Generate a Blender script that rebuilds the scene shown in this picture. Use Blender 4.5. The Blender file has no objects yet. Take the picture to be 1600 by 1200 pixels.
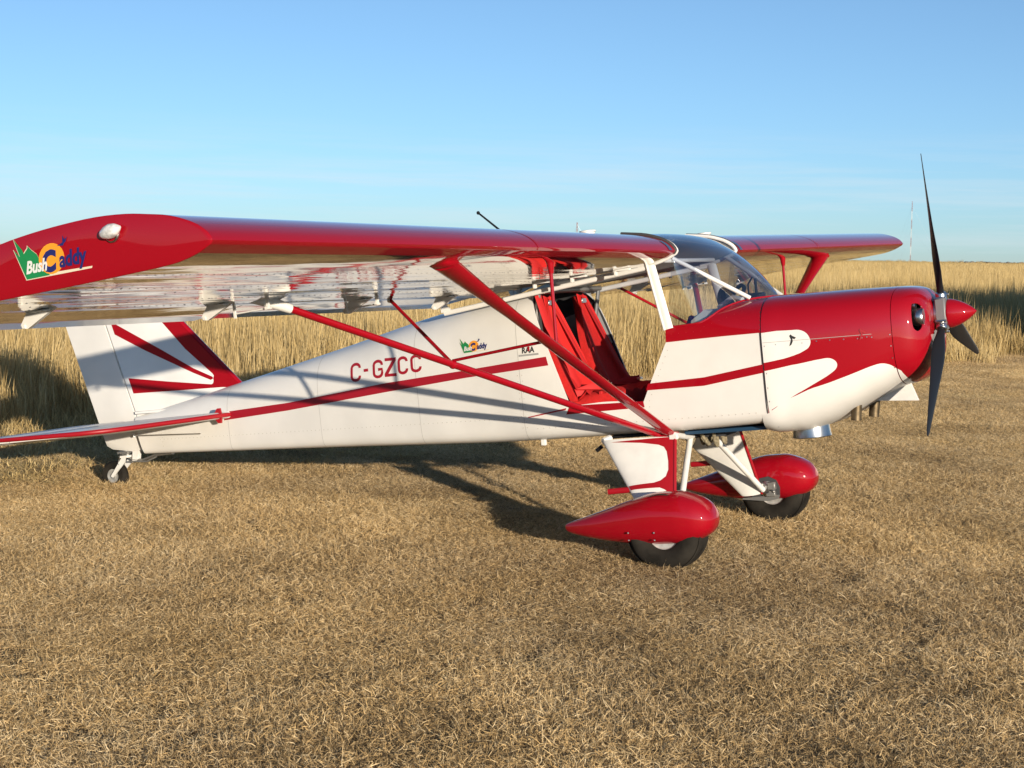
import bpy, math, random
import numpy as np
from mathutils import Vector, Matrix
from mathutils.geometry import delaunay_2d_cdt

random.seed(7)
rng = np.random.default_rng(11)
SC = bpy.context.scene
COL = SC.collection

# ------------------------------------------------------------------ camera
CAM_POS = Vector((3.347, -9.773, 1.695))
cam_r = Vector((0.89845, 0.43866, 0.01874)); cam_u = Vector((-0.04963, 0.05901, 0.99702))
cam_f = Vector((-0.43724, 0.89639, -0.07486)).normalized()
cam_r = (cam_r - cam_f * cam_r.dot(cam_f)).normalized()
cam_u = cam_r.cross(cam_f).normalized()
cd = bpy.data.cameras.new('camera'); co = bpy.data.objects.new('camera', cd); COL.objects.link(co)
cd.sensor_width = 36.0; cd.lens = 2697.0 * 36.0 / 1600.0
cd.clip_start = 0.1; cd.clip_end = 20000
m = Matrix.Identity(4)
for i in range(3):
    m[i][0] = cam_r[i]; m[i][1] = cam_u[i]; m[i][2] = -cam_f[i]; m[i][3] = CAM_POS[i]
co.matrix_world = m
SC.camera = co

# ------------------------------------------------------------------ sun, sky, exposure
SUN_DIR = Vector((0.748, -0.645, 0.160)).normalized()      # towards the sun
sun_el = math.asin(SUN_DIR.z); sun_az = math.atan2(SUN_DIR.x, SUN_DIR.y)
sl = bpy.data.lights.new('sun', 'SUN'); sl.energy = 5.0; sl.angle = math.radians(0.5); sl.color = (1.0, 0.88, 0.71)
so = bpy.data.objects.new('sun', sl); COL.objects.link(so)
so.rotation_euler = (-SUN_DIR).to_track_quat('-Z', 'Y').to_euler(); so.location = (20, -20, 20)
W = bpy.data.worlds.new('World'); SC.world = W; W.use_nodes = True
nt = W.node_tree; nt.nodes.clear()
def wn(t, **k):
    n = nt.nodes.new(t)
    for a, b in k.items(): setattr(n, a, b)
    return n
sky = wn('ShaderNodeTexSky', sky_type='NISHITA', sun_disc=False, sun_elevation=sun_el, sun_rotation=sun_az,
         altitude=0, air_density=0.66, dust_density=0.15, ozone_density=4.0)
tc = wn('ShaderNodeTexCoord'); sep = wn('ShaderNodeSeparateXYZ'); nt.links.new(tc.outputs['Generated'], sep.inputs[0])
# thin streaks of cloud low in the sky
mp = wn('ShaderNodeMapping'); mp.inputs['Scale'].default_value = (1.6, 1.6, 34.0); nt.links.new(tc.outputs['Generated'], mp.inputs[0])
no = wn('ShaderNodeTexNoise'); no.inputs['Scale'].default_value = 3.0; no.inputs['Detail'].default_value = 7; no.inputs['Roughness'].default_value = 0.62
nt.links.new(mp.outputs[0], no.inputs['Vector'])
cr = wn('ShaderNodeValToRGB'); cr.color_ramp.elements[0].position = 0.42; cr.color_ramp.elements[1].position = 0.72
nt.links.new(no.outputs['Fac'], cr.inputs[0])
band = wn('ShaderNodeValToRGB')
e = band.color_ramp.elements; e[0].position = 0.0; e[0].color = (0.5, 0.5, 0.5, 1); e[1].position = 0.078; e[1].color = (0, 0, 0, 1)
k = e.new(0.040); k.color = (0.75, 0.75, 0.75, 1)
nt.links.new(sep.outputs['Z'], band.inputs[0])
mul = wn('ShaderNodeMath', operation='MULTIPLY'); nt.links.new(cr.outputs[0], mul.inputs[0]); nt.links.new(band.outputs[0], mul.inputs[1])
mul2 = wn('ShaderNodeMath', operation='MULTIPLY'); nt.links.new(mul.outputs[0], mul2.inputs[0]); mul2.inputs[1].default_value = 0.6
mix = wn('ShaderNodeMix', data_type='RGBA'); nt.links.new(mul2.outputs[0], mix.inputs[0])
hs = wn('ShaderNodeHueSaturation'); hs.inputs['Hue'].default_value = 0.492; hs.inputs['Saturation'].default_value = 0.88; hs.inputs['Value'].default_value = 1.0
nt.links.new(sky.outputs[0], hs.inputs['Color'])
nt.links.new(hs.outputs[0], mix.inputs[6]); mix.inputs[7].default_value = (5.2, 5.6, 6.0, 1)
bg = wn('ShaderNodeBackground'); bg.inputs[1].default_value = 0.124; nt.links.new(mix.outputs[2], bg.inputs[0])
ow = wn('ShaderNodeOutputWorld'); nt.links.new(bg.outputs[0], ow.inputs[0])
SC.view_settings.view_transform = 'Standard'; SC.view_settings.look = 'None'
SC.view_settings.exposure = 0.25; SC.view_settings.gamma = 1.0; SC.view_settings.use_curve_mapping = False
SC.render.engine = 'CYCLES'
SC.cycles.diffuse_bounces = 3; SC.cycles.max_bounces = 8; SC.cycles.transparent_max_bounces = 12
SC.cycles.use_denoising = True

# ------------------------------------------------------------------ materials
def mat(name, col, rough=0.5, metal=0.0, coat=0.0, spec=0.5, noise=None, bump=None):
    """principled paint; noise=(scale, darkest factor) varies its own colour, bump=(scale, strength, stretch)"""
    M = bpy.data.materials.new(name); M.use_nodes = True
    t = M.node_tree; p = t.nodes['Principled BSDF']
    p.inputs['Base Color'].default_value = (*col, 1); p.inputs['Roughness'].default_value = rough
    p.inputs['Metallic'].default_value = metal; p.inputs['Coat Weight'].default_value = coat
    p.inputs['Coat Roughness'].default_value = 0.03; p.inputs['Specular IOR Level'].default_value = spec
    g = t.nodes.new('ShaderNodeTexCoord')
    if noise:
        n = t.nodes.new('ShaderNodeTexNoise'); n.inputs['Scale'].default_value = noise[0]; n.inputs['Detail'].default_value = 6
        t.links.new(g.outputs['Object'], n.inputs['Vector'])
        r = t.nodes.new('ShaderNodeMix'); r.data_type = 'RGBA'
        r.inputs[6].default_value = (*[c * noise[1] for c in col], 1); r.inputs[7].default_value = (*col, 1)
        rr = t.nodes.new('ShaderNodeMapRange'); rr.inputs[1].default_value = 0.35; rr.inputs[2].default_value = 0.62
        t.links.new(n.outputs['Fac'], rr.inputs[0]); t.links.new(rr.outputs[0], r.inputs[0])
        t.links.new(r.outputs[2], p.inputs['Base Color'])
    if bump:
        mpn = t.nodes.new('ShaderNodeMapping'); mpn.inputs['Scale'].default_value = bump[2]
        t.links.new(g.outputs['Object'], mpn.inputs[0])
        n2 = t.nodes.new('ShaderNodeTexNoise'); n2.inputs['Scale'].default_value = bump[0]; n2.inputs['Detail'].default_value = 2.6
        t.links.new(mpn.outputs[0], n2.inputs['Vector'])
        b = t.nodes.new('ShaderNodeBump'); b.inputs['Strength'].default_value = 1.0; b.inputs['Distance'].default_value = bump[1]
        t.links.new(n2.outputs['Fac'], b.inputs['Height']); t.links.new(b.outputs[0], p.inputs['Normal'])
    return M
RED = mat('red_paint', (0.335, 0.002, 0.010), 0.6, coat=1.0, spec=0.08, bump=(2.2, 0.0016, (1, 1, 1)))
REDM = mat('red_matt_paint', (0.34, 0.004, 0.011), 0.45)
WHITE = mat('white_paint', (0.80, 0.775, 0.73), 0.42, coat=0.25, noise=(3.0, 0.91), bump=(3.0, 0.0012, (1, 1, 1)))
WHITEP = mat('white_trim_paint', (0.80, 0.78, 0.74), 0.45, noise=(9, 0.9))
ALU = mat('polished_aluminium', (0.70, 0.665, 0.60), 0.065, 1.0, bump=(1.0, 0.0125, (4.2, 0.7, 1)))
STEEL = mat('satin_steel', (0.58, 0.58, 0.57), 0.28, 1.0)
DULL = mat('dull_grey_metal', (0.32, 0.31, 0.29), 0.5, 0.7)
EXH = mat('heat_tinted_steel', (0.20, 0.15, 0.09), 0.55, 0.9, noise=(30, 0.6))
BLACK = mat('black_composite', (0.012, 0.012, 0.014), 0.36, spec=0.22)
RUBBER = mat('tyre_rubber', (0.030, 0.026, 0.021), 0.9, spec=0.15, noise=(9, 0.4))
RIM = mat('grey_wheel_metal', (0.55, 0.54, 0.51), 0.45, 0.3, noise=(20, 0.6))
RIVET = mat('dusty_rivet', (0.50, 0.47, 0.42), 0.5)
LINER = mat('dark_cabin_liner', (0.045, 0.045, 0.048), 0.8)
GREYL = mat('pale_grey_liner', (0.36, 0.35, 0.33), 0.7)
CLOTH = mat('red_seat_fabric', (0.66, 0.014, 0.012), 0.85, noise=(60, 0.85), bump=(9, 0.012, (1, 1, 0.5)))
WEB = mat('red_webbing', (0.50, 0.012, 0.012), 0.7)
BLUE = mat('blue_cloth', (0.02, 0.12, 0.42), 0.7)
TEAL = mat('dark_blue_belly', (0.015, 0.05, 0.10), 0.4)
CORD = mat('bungee_cord', (0.30, 0.25, 0.16), 0.9, noise=(90, 0.5))
DARKSEAM = mat('dark_seam', (0.05, 0.045, 0.045), 0.6)
GREYSEAM = mat('grey_seam', (0.34, 0.33, 0.32), 0.6)
PALESEAM = mat('pale_seam', (0.52, 0.50, 0.47), 0.6)
GREEN = mat('green_decal', (0.010, 0.23, 0.065), 0.5)
ORANGE = mat('orange_decal', (0.85, 0.33, 0.02), 0.5)
NAVY = mat('navy_decal', (0.015, 0.018, 0.13), 0.5)
REG = mat('red_lettering', (0.36, 0.006, 0.018), 0.5)
INK = mat('black_decal', (0.02, 0.02, 0.02), 0.5)
GOLD = mat('decal_border', (0.75, 0.66, 0.48), 0.5)
CAPW = mat('white_plastic', (0.75, 0.74, 0.70), 0.4)
def glass(name, tint, refl):
    M = bpy.data.materials.new(name); M.use_nodes = True; t = M.node_tree; t.nodes.clear()
    o = t.nodes.new('ShaderNodeOutputMaterial'); mx = t.nodes.new('ShaderNodeMixShader')
    tr = t.nodes.new('ShaderNodeBsdfTransparent'); tr.inputs[0].default_value = (*tint, 1)
    gl = t.nodes.new('ShaderNodeBsdfGlossy'); gl.inputs['Roughness'].default_value = 0.015
    f = t.nodes.new('ShaderNodeLayerWeight'); f.inputs['Blend'].default_value = 0.5
    pw = t.nodes.new('ShaderNodeMath'); pw.operation = 'POWER'; pw.inputs[1].default_value = 1.8; t.links.new(f.outputs['Facing'], pw.inputs[0])
    ma = t.nodes.new('ShaderNodeMath'); ma.operation = 'MULTIPLY_ADD'; ma.inputs[1].default_value = 1 - refl; ma.inputs[2].default_value = refl; t.links.new(pw.outputs[0], ma.inputs[0])
    t.links.new(ma.outputs[0], mx.inputs[0]); t.links.new(tr.outputs[0], mx.inputs[1]); t.links.new(gl.outputs[0], mx.inputs[2])
    t.links.new(mx.outputs[0], o.inputs[0]); return M
GLASS = glass('windshield_glass', (0.86, 0.90, 0.97), 0.17)
LENS = mat('frosted_lamp_lens', (0.78, 0.78, 0.76), 0.12, coat=1.0, noise=(38, 0.45))

# ------------------------------------------------------------------ object helpers
class MB:
    """collects vertices and faces, then links them as ONE mesh object"""
    def __init__(s): s.v = []; s.f = []; s.m = []
    def add(s, v, f, m=0):
        k = len(s.v); s.v += [tuple(map(float, p)) for p in v]
        s.f += [tuple(i + k for i in q) for q in f]; s.m += [m] * len(f); return s
    def box(s, c, size, rot=None, m=0):
        hx, hy, hz = [a / 2 for a in size]
        b = min(hx, hy, hz) * 0.25
        v = []
        for sx in (-1, 1):
            for sy in (-1, 1):
                for sz in (-1, 1):
                    v += [(sx * (hx - b), sy * (hy - b), sz * hz), (sx * (hx - b), sy * hy, sz * (hz - b)), (sx * hx, sy * (hy - b), sz * (hz - b))]
        R = rot if rot is not None else Matrix.Identity(3)
        P = [R @ Vector(p) + Vector(c) for p in v]
        import itertools
        def idx(sx, sy, sz, a): return (((sx > 0) * 4 + (sy > 0) * 2 + (sz > 0)) * 3) + a
        f = []
        for q in (1, -1):
            f.append([idx(-1, -1, q, 0), idx(1, -1, q, 0), idx(1, 1, q, 0), idx(-1, 1, q, 0)][::q])
            f.append([idx(-1, q, -1, 1), idx(1, q, -1, 1), idx(1, q, 1, 1), idx(-1, q, 1, 1)][::-q])
            f.append([idx(q, -1, -1, 2), idx(q, 1, -1, 2), idx(q, 1, 1, 2), idx(q, -1, 1, 2)][::q])
        for a in (1, -1):
            for b2 in (1, -1):
                f.append([idx(-1, a, b2, 1), idx(1, a, b2, 1), idx(1, a, b2, 0), idx(-1, a, b2, 0)])
                f.append([idx(a, -1, b2, 2), idx(a, 1, b2, 2), idx(a, 1, b2, 0), idx(a, -1, b2, 0)])
                f.append([idx(a, b2, -1, 2), idx(a, b2, 1, 2), idx(a, b2, 1, 1), idx(a, b2, -1, 1)])
        for a, b2, c2 in itertools.product((1, -1), repeat=3):
            f.append([idx(a, b2, c2, 0), idx(a, b2, c2, 1), idx(a, b2, c2, 2)])
        return s.add(P, f, m)
    def tube(s, path, r, n=10, m=0, flat=1.0, flatdir=None, cap=True):
        """round (or flattened) bar along a path; r is a number or a list"""
        P = [Vector(p) for p in path]; k = len(P); rs = r if isinstance(r, (list, tuple)) else [r] * k
        v = []; f = []; up = None
        for i in range(k):
            t = (P[min(i + 1, k - 1)] - P[max(i - 1, 0)]).normalized()
            if flatdir is not None: a = Vector(flatdir)
            elif up is not None: a = up
            else: a = Vector((0, 0, 1)) if abs(t.z) < 0.8 else Vector((1, 0, 0))
            a = (a - t * a.dot(t)).normalized(); b = t.cross(a); up = a
            for j in range(n):
                q = 2 * math.pi * j / n
                v.append(P[i] + a * (math.cos(q) * rs[i]) + b * (math.sin(q) * rs[i] * flat))
        for i in range(k - 1):
            for j in range(n):
                f.append((i * n + j, i * n + (j + 1) % n, (i + 1) * n + (j + 1) % n, (i + 1) * n + j))
        if cap: f += [tuple(range(n))[::-1], tuple((k - 1) * n + j for j in range(n))]
        return s.add(v, f, m)
    def lathe(s, prof, c, axis=(0, 1, 0), n=32, m=0):
        """profile (along axis, radius) turned round an axis through c"""
        A = Vector(axis).normalized(); X = A.orthogonal().normalized(); Y = A.cross(X); c = Vector(c); v = []; f = []
        for (h, r) in prof:
            for j in range(n):
                q = 2 * math.pi * j / n
                v.append(c + A * h + X * (r * math.cos(q)) + Y * (r * math.sin(q)))
        for i in range(len(prof) - 1):
            for j in range(n): f.append((i * n + j, i * n + (j + 1) % n, (i + 1) * n + (j + 1) % n, (i + 1) * n + j))
        return s.add(v, f, m)
    def ball(s, c, rad, n=12, k=8, m=0):
        rx, ry, rz = rad if isinstance(rad, (tuple, list)) else (rad,) * 3
        v = [(c[0], c[1], c[2] - rz)]; f = []
        for i in range(1, k):
            a = -math.pi / 2 + math.pi * i / k
            for j in range(n):
                q = 2 * math.pi * j / n
                v.append((c[0] + rx * math.cos(a) * math.cos(q), c[1] + ry * math.cos(a) * math.sin(q), c[2] + rz * math.sin(a)))
        v.append((c[0], c[1], c[2] + rz)); t = len(v) - 1
        for j in range(n):
            f.append((0, 1 + (j + 1) % n, 1 + j)); f.append((t, t - n + j, t - n + (j + 1) % n))
        for i in range(k - 2):
            for j in range(n): f.append((1 + i * n + j, 1 + i * n + (j + 1) % n, 1 + (i + 1) * n + (j + 1) % n, 1 + (i + 1) * n + j))
        return s.add(v, f, m)
    def prism(s, poly, to3, t0, t1, m=0):
        """outline (a, b) with thickness: to3(a, b, t) gives the point"""
        n = len(poly)
        v = [to3(a, b, t0) for a, b in poly] + [to3(a, b, t1) for a, b in poly]
        f = [tuple(range(n)), tuple(range(n, 2 * n))[::-1]] + [(i, i + n, (i + 1) % n + n, (i + 1) % n) for i in range(n)]
        return s.add(v, f, m)
    def build(s, name, mats, parent=None, flip=False, sharp=38, normals=None, fix=True):
        me = bpy.data.meshes.new(name)
        v = np.array(s.v, float); f = s.f
        if flip: v = v * (1, -1, 1); f = [q[::-1] for q in f]
        me.from_pydata([tuple(p) for p in v], [], f)
        ms = mats if isinstance(mats, (list, tuple)) else [mats]
        for q in ms: me.materials.append(q)
        if len(ms) > 1: me.polygons.foreach_set('material_index', s.m)
        if fix and normals is None:
            import bmesh
            b = bmesh.new(); b.from_mesh(me); bmesh.ops.recalc_face_normals(b, faces=b.faces); b.to_mesh(me); b.free()
        me.polygons.foreach_set('use_smooth', [True] * len(me.polygons))
        if normals is not None:
            nn = np.array(normals) * ((1, -1, 1) if flip else (1, 1, 1))
            me.normals_split_custom_set_from_vertices([tuple(q) for q in nn])
        else: me.set_sharp_from_angle(angle=math.radians(sharp))
        me.update()
        o = bpy.data.objects.new(name, me); COL.objects.link(o)
        if parent is not None: o.parent = parent
        return o
def both(name, mb, mats, parents, **k):
    """the same part on the starboard and the port side"""
    return [mb.build(name, mats, parents[0], **k), mb.build(name, mats, parents[1], flip=True, **k)]
def tag(o, label=None, cat=None, group=None, kind=None):
    for a, b in (('label', label), ('category', cat), ('group', group), ('kind', kind)):
        if b: o[a] = b
    return o
def inpoly(P, poly):
    P = np.asarray(P); x, y = P[:, 0], P[:, 1]; c = np.zeros(len(P), bool); n = len(poly)
    for i in range(n):
        (x0, y0), (x1, y1) = poly[i], poly[i - 1]
        if y0 == y1: continue
        c ^= ((y0 > y) != (y1 > y)) & (x < (x1 - x0) * (y - y0) / (y1 - y0) + x0)
    return c
def rounded(poly, n=6):
    """closed Catmull-Rom through the points"""
    P = np.array(poly, float); k = len(P); out = []
    for i in range(k):
        a, b, c, d = P[i - 1], P[i], P[(i + 1) % k], P[(i + 2) % k]
        for t in np.linspace(0, 1, n, endpoint=False):
            out.append(0.5 * (2 * b + (c - a) * t + (2 * a - 5 * b + 4 * c - d) * t * t + (3 * b - a - 3 * c + d) * t ** 3))
    return [tuple(p) for p in out]
def openspline(poly, n=6):
    P = np.array(poly, float); P = np.vstack([2 * P[0] - P[1], P, 2 * P[-1] - P[-2]]); out = []
    for i in range(1, len(P) - 2):
        a, b, c, d = P[i - 1:i + 3]
        for t in np.linspace(0, 1, n, endpoint=False):
            out.append(0.5 * (2 * b + (c - a) * t + (2 * a - 5 * b + 4 * c - d) * t * t + (3 * b - a - 3 * c + d) * t ** 3))
    out.append(P[-2]); return [tuple(p) for p in out]
def resample(poly, d):
    out = []; n = len(poly)
    for i in range(n):
        a = np.array(poly[i]); b = np.array(poly[(i + 1) % n]); k = max(1, int(np.ceil(np.linalg.norm(b - a) / d)))
        out += [tuple(a + (b - a) * j / k) for j in range(k)]
    return out
def sheet(outer, mapf, d, holes=(), off=0.0, thick=0.0, name=None, mats=None, parents=()):
    """curved skin: a plane outline filled with a fine mesh and laid on the surface mapf(a, b) -> point.
    off lifts it off the surface, thick gives it an inner face and a rim (second material)"""
    loops = [resample(outer, d)] + [resample(h, d) for h in holes]
    P = []; E = []
    for L in loops:
        k = len(P); P += L; E += [(k + i, k + (i + 1) % len(L)) for i in range(len(L))]
    A = np.array(loops[0]); lo, hi = A.min(0), A.max(0)
    gx = np.arange(lo[0] + d * .5, hi[0], d); gy = np.arange(lo[1] + d * .5, hi[1], d)
    if len(gx) and len(gy):
        G = np.array([(x, y) for x in gx for y in gy]) + 1e-5
        ok = inpoly(G, loops[0])
        for L in loops[1:]: ok &= ~inpoly(G, L)
        B = np.array(P)
        G = G[ok]
        if len(G):
            keep = np.array([np.min(np.abs(B - g).max(1)) > d * .4 for g in G])
            P = P + [tuple(g) for g in G[keep]]
    r = delaunay_2d_cdt([Vector(p) for p in P], E, [], 0, 1e-7)
    V = np.array([(p.x, p.y) for p in r[0]]); F = [tuple(q) for q in r[2]]
    ce = np.array([V[list(q)].mean(0) for q in F]); ok = inpoly(ce, loops[0])
    for L in loops[1:]: ok &= ~inpoly(ce, L)
    F = [q for q, g in zip(F, ok) if g]
    X = np.array([mapf(a, b) for a, b in V]); h = 1e-3
    da = np.array([mapf(a + h, b) for a, b in V]) - np.array([mapf(a - h, b) for a, b in V])
    db = np.array([mapf(a, b + h) for a, b in V]) - np.array([mapf(a, b - h) for a, b in V])
    N = np.cross(da, db); l = np.linalg.norm(N, axis=1, keepdims=True); N = N / np.maximum(l, 1e-12)
    cy = X.copy(); cy[:, 0] = 0; cy[:, 2] -= CENTRE_Z
    sgn = np.sign((N * cy).sum(1)); s0 = 1 if sgn.sum() >= 0 else -1
    N = N * s0
    X = X + N * off
    q0 = F[0]; fn = np.cross(X[q0[1]] - X[q0[0]], X[q0[2]] - X[q0[0]])
    F = [q if np.dot(np.cross(X[q[1]] - X[q[0]], X[q[2]] - X[q[0]]), N[q[0]]) > 0 else q[::-1] for q in F]
    mb = MB(); mb.add(X, F, 0); NN = list(N)
    if thick:
        k = len(X); mb.add(X - N * thick, [q[::-1] for q in F], 1); NN += list(-N)
        cnt = {}
        for q in F:
            for a, b in zip(q, q[1:] + q[:1]): cnt[(a, b)] = 1
        for (a, b) in [e for e in cnt if (e[1], e[0]) not in cnt]:
            p = [X[a], X[b], X[b] - N[b] * thick, X[a] - N[a] * thick]
            rn = np.cross(p[3] - p[0], p[2] - p[0]); rn = rn / max(np.linalg.norm(rn), 1e-9)
            mb.add(p, [(0, 3, 2, 1)], 0); NN += [rn] * 4
    return [mb.build(name, mats, p, flip=bool(i), normals=NN) for i, p in enumerate(parents)]
CENTRE_Z = 1.05
def smooth(xs, ys):
    """monotone cubic through the stations"""
    xs=np.array(xs,float); ys=np.array(ys,float); h=np.diff(xs); d=np.diff(ys)/h
    m=np.zeros(len(xs)); m[0]=d[0]; m[-1]=d[-1]
    for i in range(1,len(xs)-1):
        if d[i-1]*d[i]>0:
            w1=2*h[i]+h[i-1]; w2=h[i]+2*h[i-1]
            m[i]=(w1+w2)/(w1/d[i-1]+w2/d[i])
    def f(x):
        x=np.clip(np.asarray(x,float),xs[0],xs[-1]); i=np.clip(np.searchsorted(xs,x)-1,0,len(xs)-2)
        t=(x-xs[i])/h[i]
        return ((1+2*t)*(1-t)**2*ys[i]+t*(1-t)**2*h[i]*m[i]+t*t*(3-2*t)*ys[i+1]+t*t*(t-1)*h[i]*m[i+1])
    return f
class Body:
    """a lofted skin: half section = superellipse, s runs 0 (keel) .. 1 (spine) along its arc"""
    def __init__(b, x, w, zb, zm, zt, nl, nu):
        b.w,b.zb,b.zm,b.zt,b.nl,b.nu=[smooth(x,v) for v in (w,zb,zm,zt,nl,nu)]
        b.cache={}
    def half(b,x):
        k=round(float(x),4)
        if k not in b.cache:
            w,zb,zm,zt,nl,nu=[float(f(k)) for f in (b.w,b.zb,b.zm,b.zt,b.nl,b.nu)]
            a=np.linspace(0,np.pi/2,160)
            c=np.cos(a);s=np.sin(a)
            yl=w*s**(2/nl); zl=zm-(zm-zb)*c**(2/nl)
            yu=w*c**(2/nu); zu=zm+(zt-zm)*s**(2/nu)
            y=np.concatenate([yl,yu[1:]]); z=np.concatenate([zl,zu[1:]])
            L=np.concatenate([[0],np.cumsum(np.hypot(np.diff(y),np.diff(z)))])
            b.cache[k]=(y,z,L/L[-1])
        return b.cache[k]
    def P(b,x,s):
        y,z,L=b.half(x)
        return np.array([x,-np.interp(s,L,y),np.interp(s,L,z)])
    def s_of_z(b,x,z):
        y,zz,L=b.half(x); return float(np.interp(z,zz,L))
    def s_of_y(b,x,yy):     # upper part
        y,zz,L=b.half(x); i=len(y)//2
        return float(np.interp(-yy,-y[i:],L[i:]))
    def yside(b,x,z):
        y,zz,L=b.half(x); return float(np.interp(z,zz,y))
FUS=Body([-4.6,-4.2,-3.3,-2.4,-1.7,-1.2,-.85,-.5,0,.54],
  w =[.04,.075,.195,.315,.41,.475,.515,.52,.52,.515],
  zb=[.79,.782,.762,.742,.724,.712,.71,.71,.71,.72],
  zm=[.93,.93,.99,1.05,1.10,1.14,1.16,1.12,1.08,1.08],
  zt=[1.0,1.06,1.225,1.395,1.53,1.60,1.62,1.60,1.43,1.43],
  nl=[5,6,8,9,10,10,10,10,10,9],
  nu=[2.2,2.4,2.6,3,3.6,4.2,4.6,4.6,4,4])
COWL=Body([.47,.54,.67,.80,.95,1.10,1.22,1.29,1.34,1.37,1.39,1.398],
  w =[.525,.522,.505,.487,.462,.43,.395,.37,.34,.305,.26,.20],
  zb=[.67,.655,.655,.685,.745,.815,.86,.878,.905,.945,1.00,1.07],
  zm=[1.08,1.08,1.09,1.10,1.12,1.14,1.16,1.17,1.175,1.18,1.185,1.19],
  zt=[1.437,1.437,1.433,1.43,1.426,1.42,1.415,1.408,1.392,1.365,1.325,1.28],
  nl=[5,5,4.4,4,3.6,3.3,3,3,2.9,2.8,2.7,2.6],
  nu=[4,4,3.9,3.8,3.6,3.4,3.2,3.1,3,2.9,2.8,2.7])
# ------------------------------------------------------------------ the aircraft, in its own frame (x nose, y port, z up)
plane = bpy.data.objects.new('light_aircraft', None); COL.objects.link(plane)
Bm = Matrix(((0.99205, -0.00158, -0.12586, 0), (0.0, 0.99992, -0.01252, 0), (0.12587, 0.01242, 0.99197, 0), (0, 0, 0, 1)))
plane.matrix_world = Bm
tag(plane, 'red and white high wing taildragger aircraft with open cabin parked on mown dry grass', 'aircraft')
SW = 1.4                                                    # scale of the s parameter in outlines
def fmap(b): return lambda x, q: b.P(x, min(max(q / SW, 0), 1))
def smap(b): return lambda x, z: np.array([x, -b.yside(x, z), z])
def sx(b, pts): return [(x, b.s_of_z(x, z) * SW) for x, z in pts]

def stern(z): return -4.24 - 0.28 * (z - 1.012)             # raked stern post
BL = [(-.035, 1.312), (.06, 1.313), (.12, 1.315), (.185, 1.323), (.235, 1.352)]     # side part of the line (x, z)
def yb(x): return float(np.interp(x, [.235, .28, .33, .42, .47, .492], [FUS.yside(.235, 1.352), .415, .36, .2, .1, 0]))
# skin outline: keel, tail post, spine, door cut-out, wind-screen line, firewall
out = [(x, 0.0) for x in np.linspace(.53, stern(.782), 8)]
for z in np.linspace(.80, 1.045, 8): out.append((stern(z), FUS.s_of_z(stern(z), z) * SW))
out += [(stern(1.05), SW), (-2.5, SW), (-.97, SW)]
out += [(-.93, FUS.s_of_y(-.93, .30) * SW)] + sx(FUS, [(-.871, 1.53), (-.78, 1.25), (-.687, .958), (-.672, .908), (-.205, .901), (-.118, 1.07), (-.032, 1.235)] + BL)
for x in (.28, .33, .38, .42, .45, .47, .485): out.append((x, FUS.s_of_y(x, yb(x)) * SW))
out += [(.4925, SW), (.53, SW)]
FS = sheet(out, fmap(FUS), .024, thick=.012, name='fuselage', mats=[WHITE, LINER], parents=(plane, plane)); fus = FS[0]
def paint(name, poly, mats, off=.002, d=.024, body=FUS, par=FS, space='xz', sides=2):
    return sheet(poly, smap(body) if space == 'xz' else fmap(body), d, off=off, name=name, mats=mats, parents=par[:sides])
# boot cowl in red above z 1.235
bc = sx(FUS, [(-.033, 1.231), (.1, 1.233), (.3, 1.235), (.53, 1.235)]) + [(.53, SW), (.4925, SW)]
bc += [(x, FUS.s_of_y(x, yb(x)) * SW) for x in (.485, .47, .45, .42, .38, .33, .28)] + sx(FUS, BL[::-1])
paint('boot_cowl_paint', bc, RED, space='xs')
ST = [(-3.384, .978), (-2.813, 1.012), (-2.0, 1.08), (-1.386, 1.127), (-.785, 1.160), (-.795, 1.213), (-1.40, 1.172), (-2.0, 1.136), (-2.807, 1.062), (-3.377, 1.034)]
paint('side_stripe', ST, REG)
paint('side_stripe', [(-.182, .966), (.173, .966), (.528, 1.012), (.528, 1.059), (.178, 1.014), (-.165, 1.004)], RED)
paint('thin_red_line', [(-.955, .858), (-.70, .889), (-.695, .9), (-.955, .864)], REG, off=.0018)  # thin tapered red line low on the side, behind the door
paint('door_sill_trim', [(-.70, .862), (-.20, .870), (-.205, .905), (-.672, .912)], RED, off=.0022)
# panel seams and rivet rows
for x in (-.985, -1.75, -2.55, -3.35): paint('panel_seam', [(x - .0018, .06), (x + .0018, .06), (x + .0018, .84 * SW), (x - .0018, .84 * SW)], PALESEAM, off=.0008, space='xs')
paint('firewall_seal', [(.5225, .02), (.5295, .02), (.5295, .97 * SW), (.5225, .97 * SW)], DARKSEAM, off=.002, space='xs')
def rivets(body, pts, par, r=.0045, name='rivets', m=None):
    mb = MB()
    for x, z in pts:
        P = np.array([x, -body.yside(x, z), z])
        dz = np.array([0, -(body.yside(x, z + .004) - body.yside(x, z - .004)), .008]); dx = np.array([.008, -(body.yside(x + .004, z) - body.yside(x - .004, z)), 0])
        u = dx / np.linalg.norm(dx); w = dz / np.linalg.norm(dz); n = np.cross(u, w); n = n / np.linalg.norm(n)
        ring = [P + r * (math.cos(q) * u + math.sin(q) * w) - .001 * n for q in np.linspace(0, 2 * math.pi, 7)[:-1]]
        top = [P + .6 * r * (math.cos(q) * u + math.sin(q) * w) + .5 * r * n for q in np.linspace(0, 2 * math.pi, 7)[:-1]]
        mb.add(ring + top, [(i, (i + 1) % 6, 6 + (i + 1) % 6, 6 + i) for i in range(6)] + [tuple(range(6, 12))])
    for p, fl in zip(par, (False, True)): tag(mb.build(name, m or WHITEP, p, flip=fl), kind='stuff')
rows = []
for x in np.arange(-4.0, -1.0, .035): rows.append((x, .86 - .02 * (x + 1) * .3))
for x in np.arange(-.9, .5, .04): rows.append((x, .79))
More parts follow.
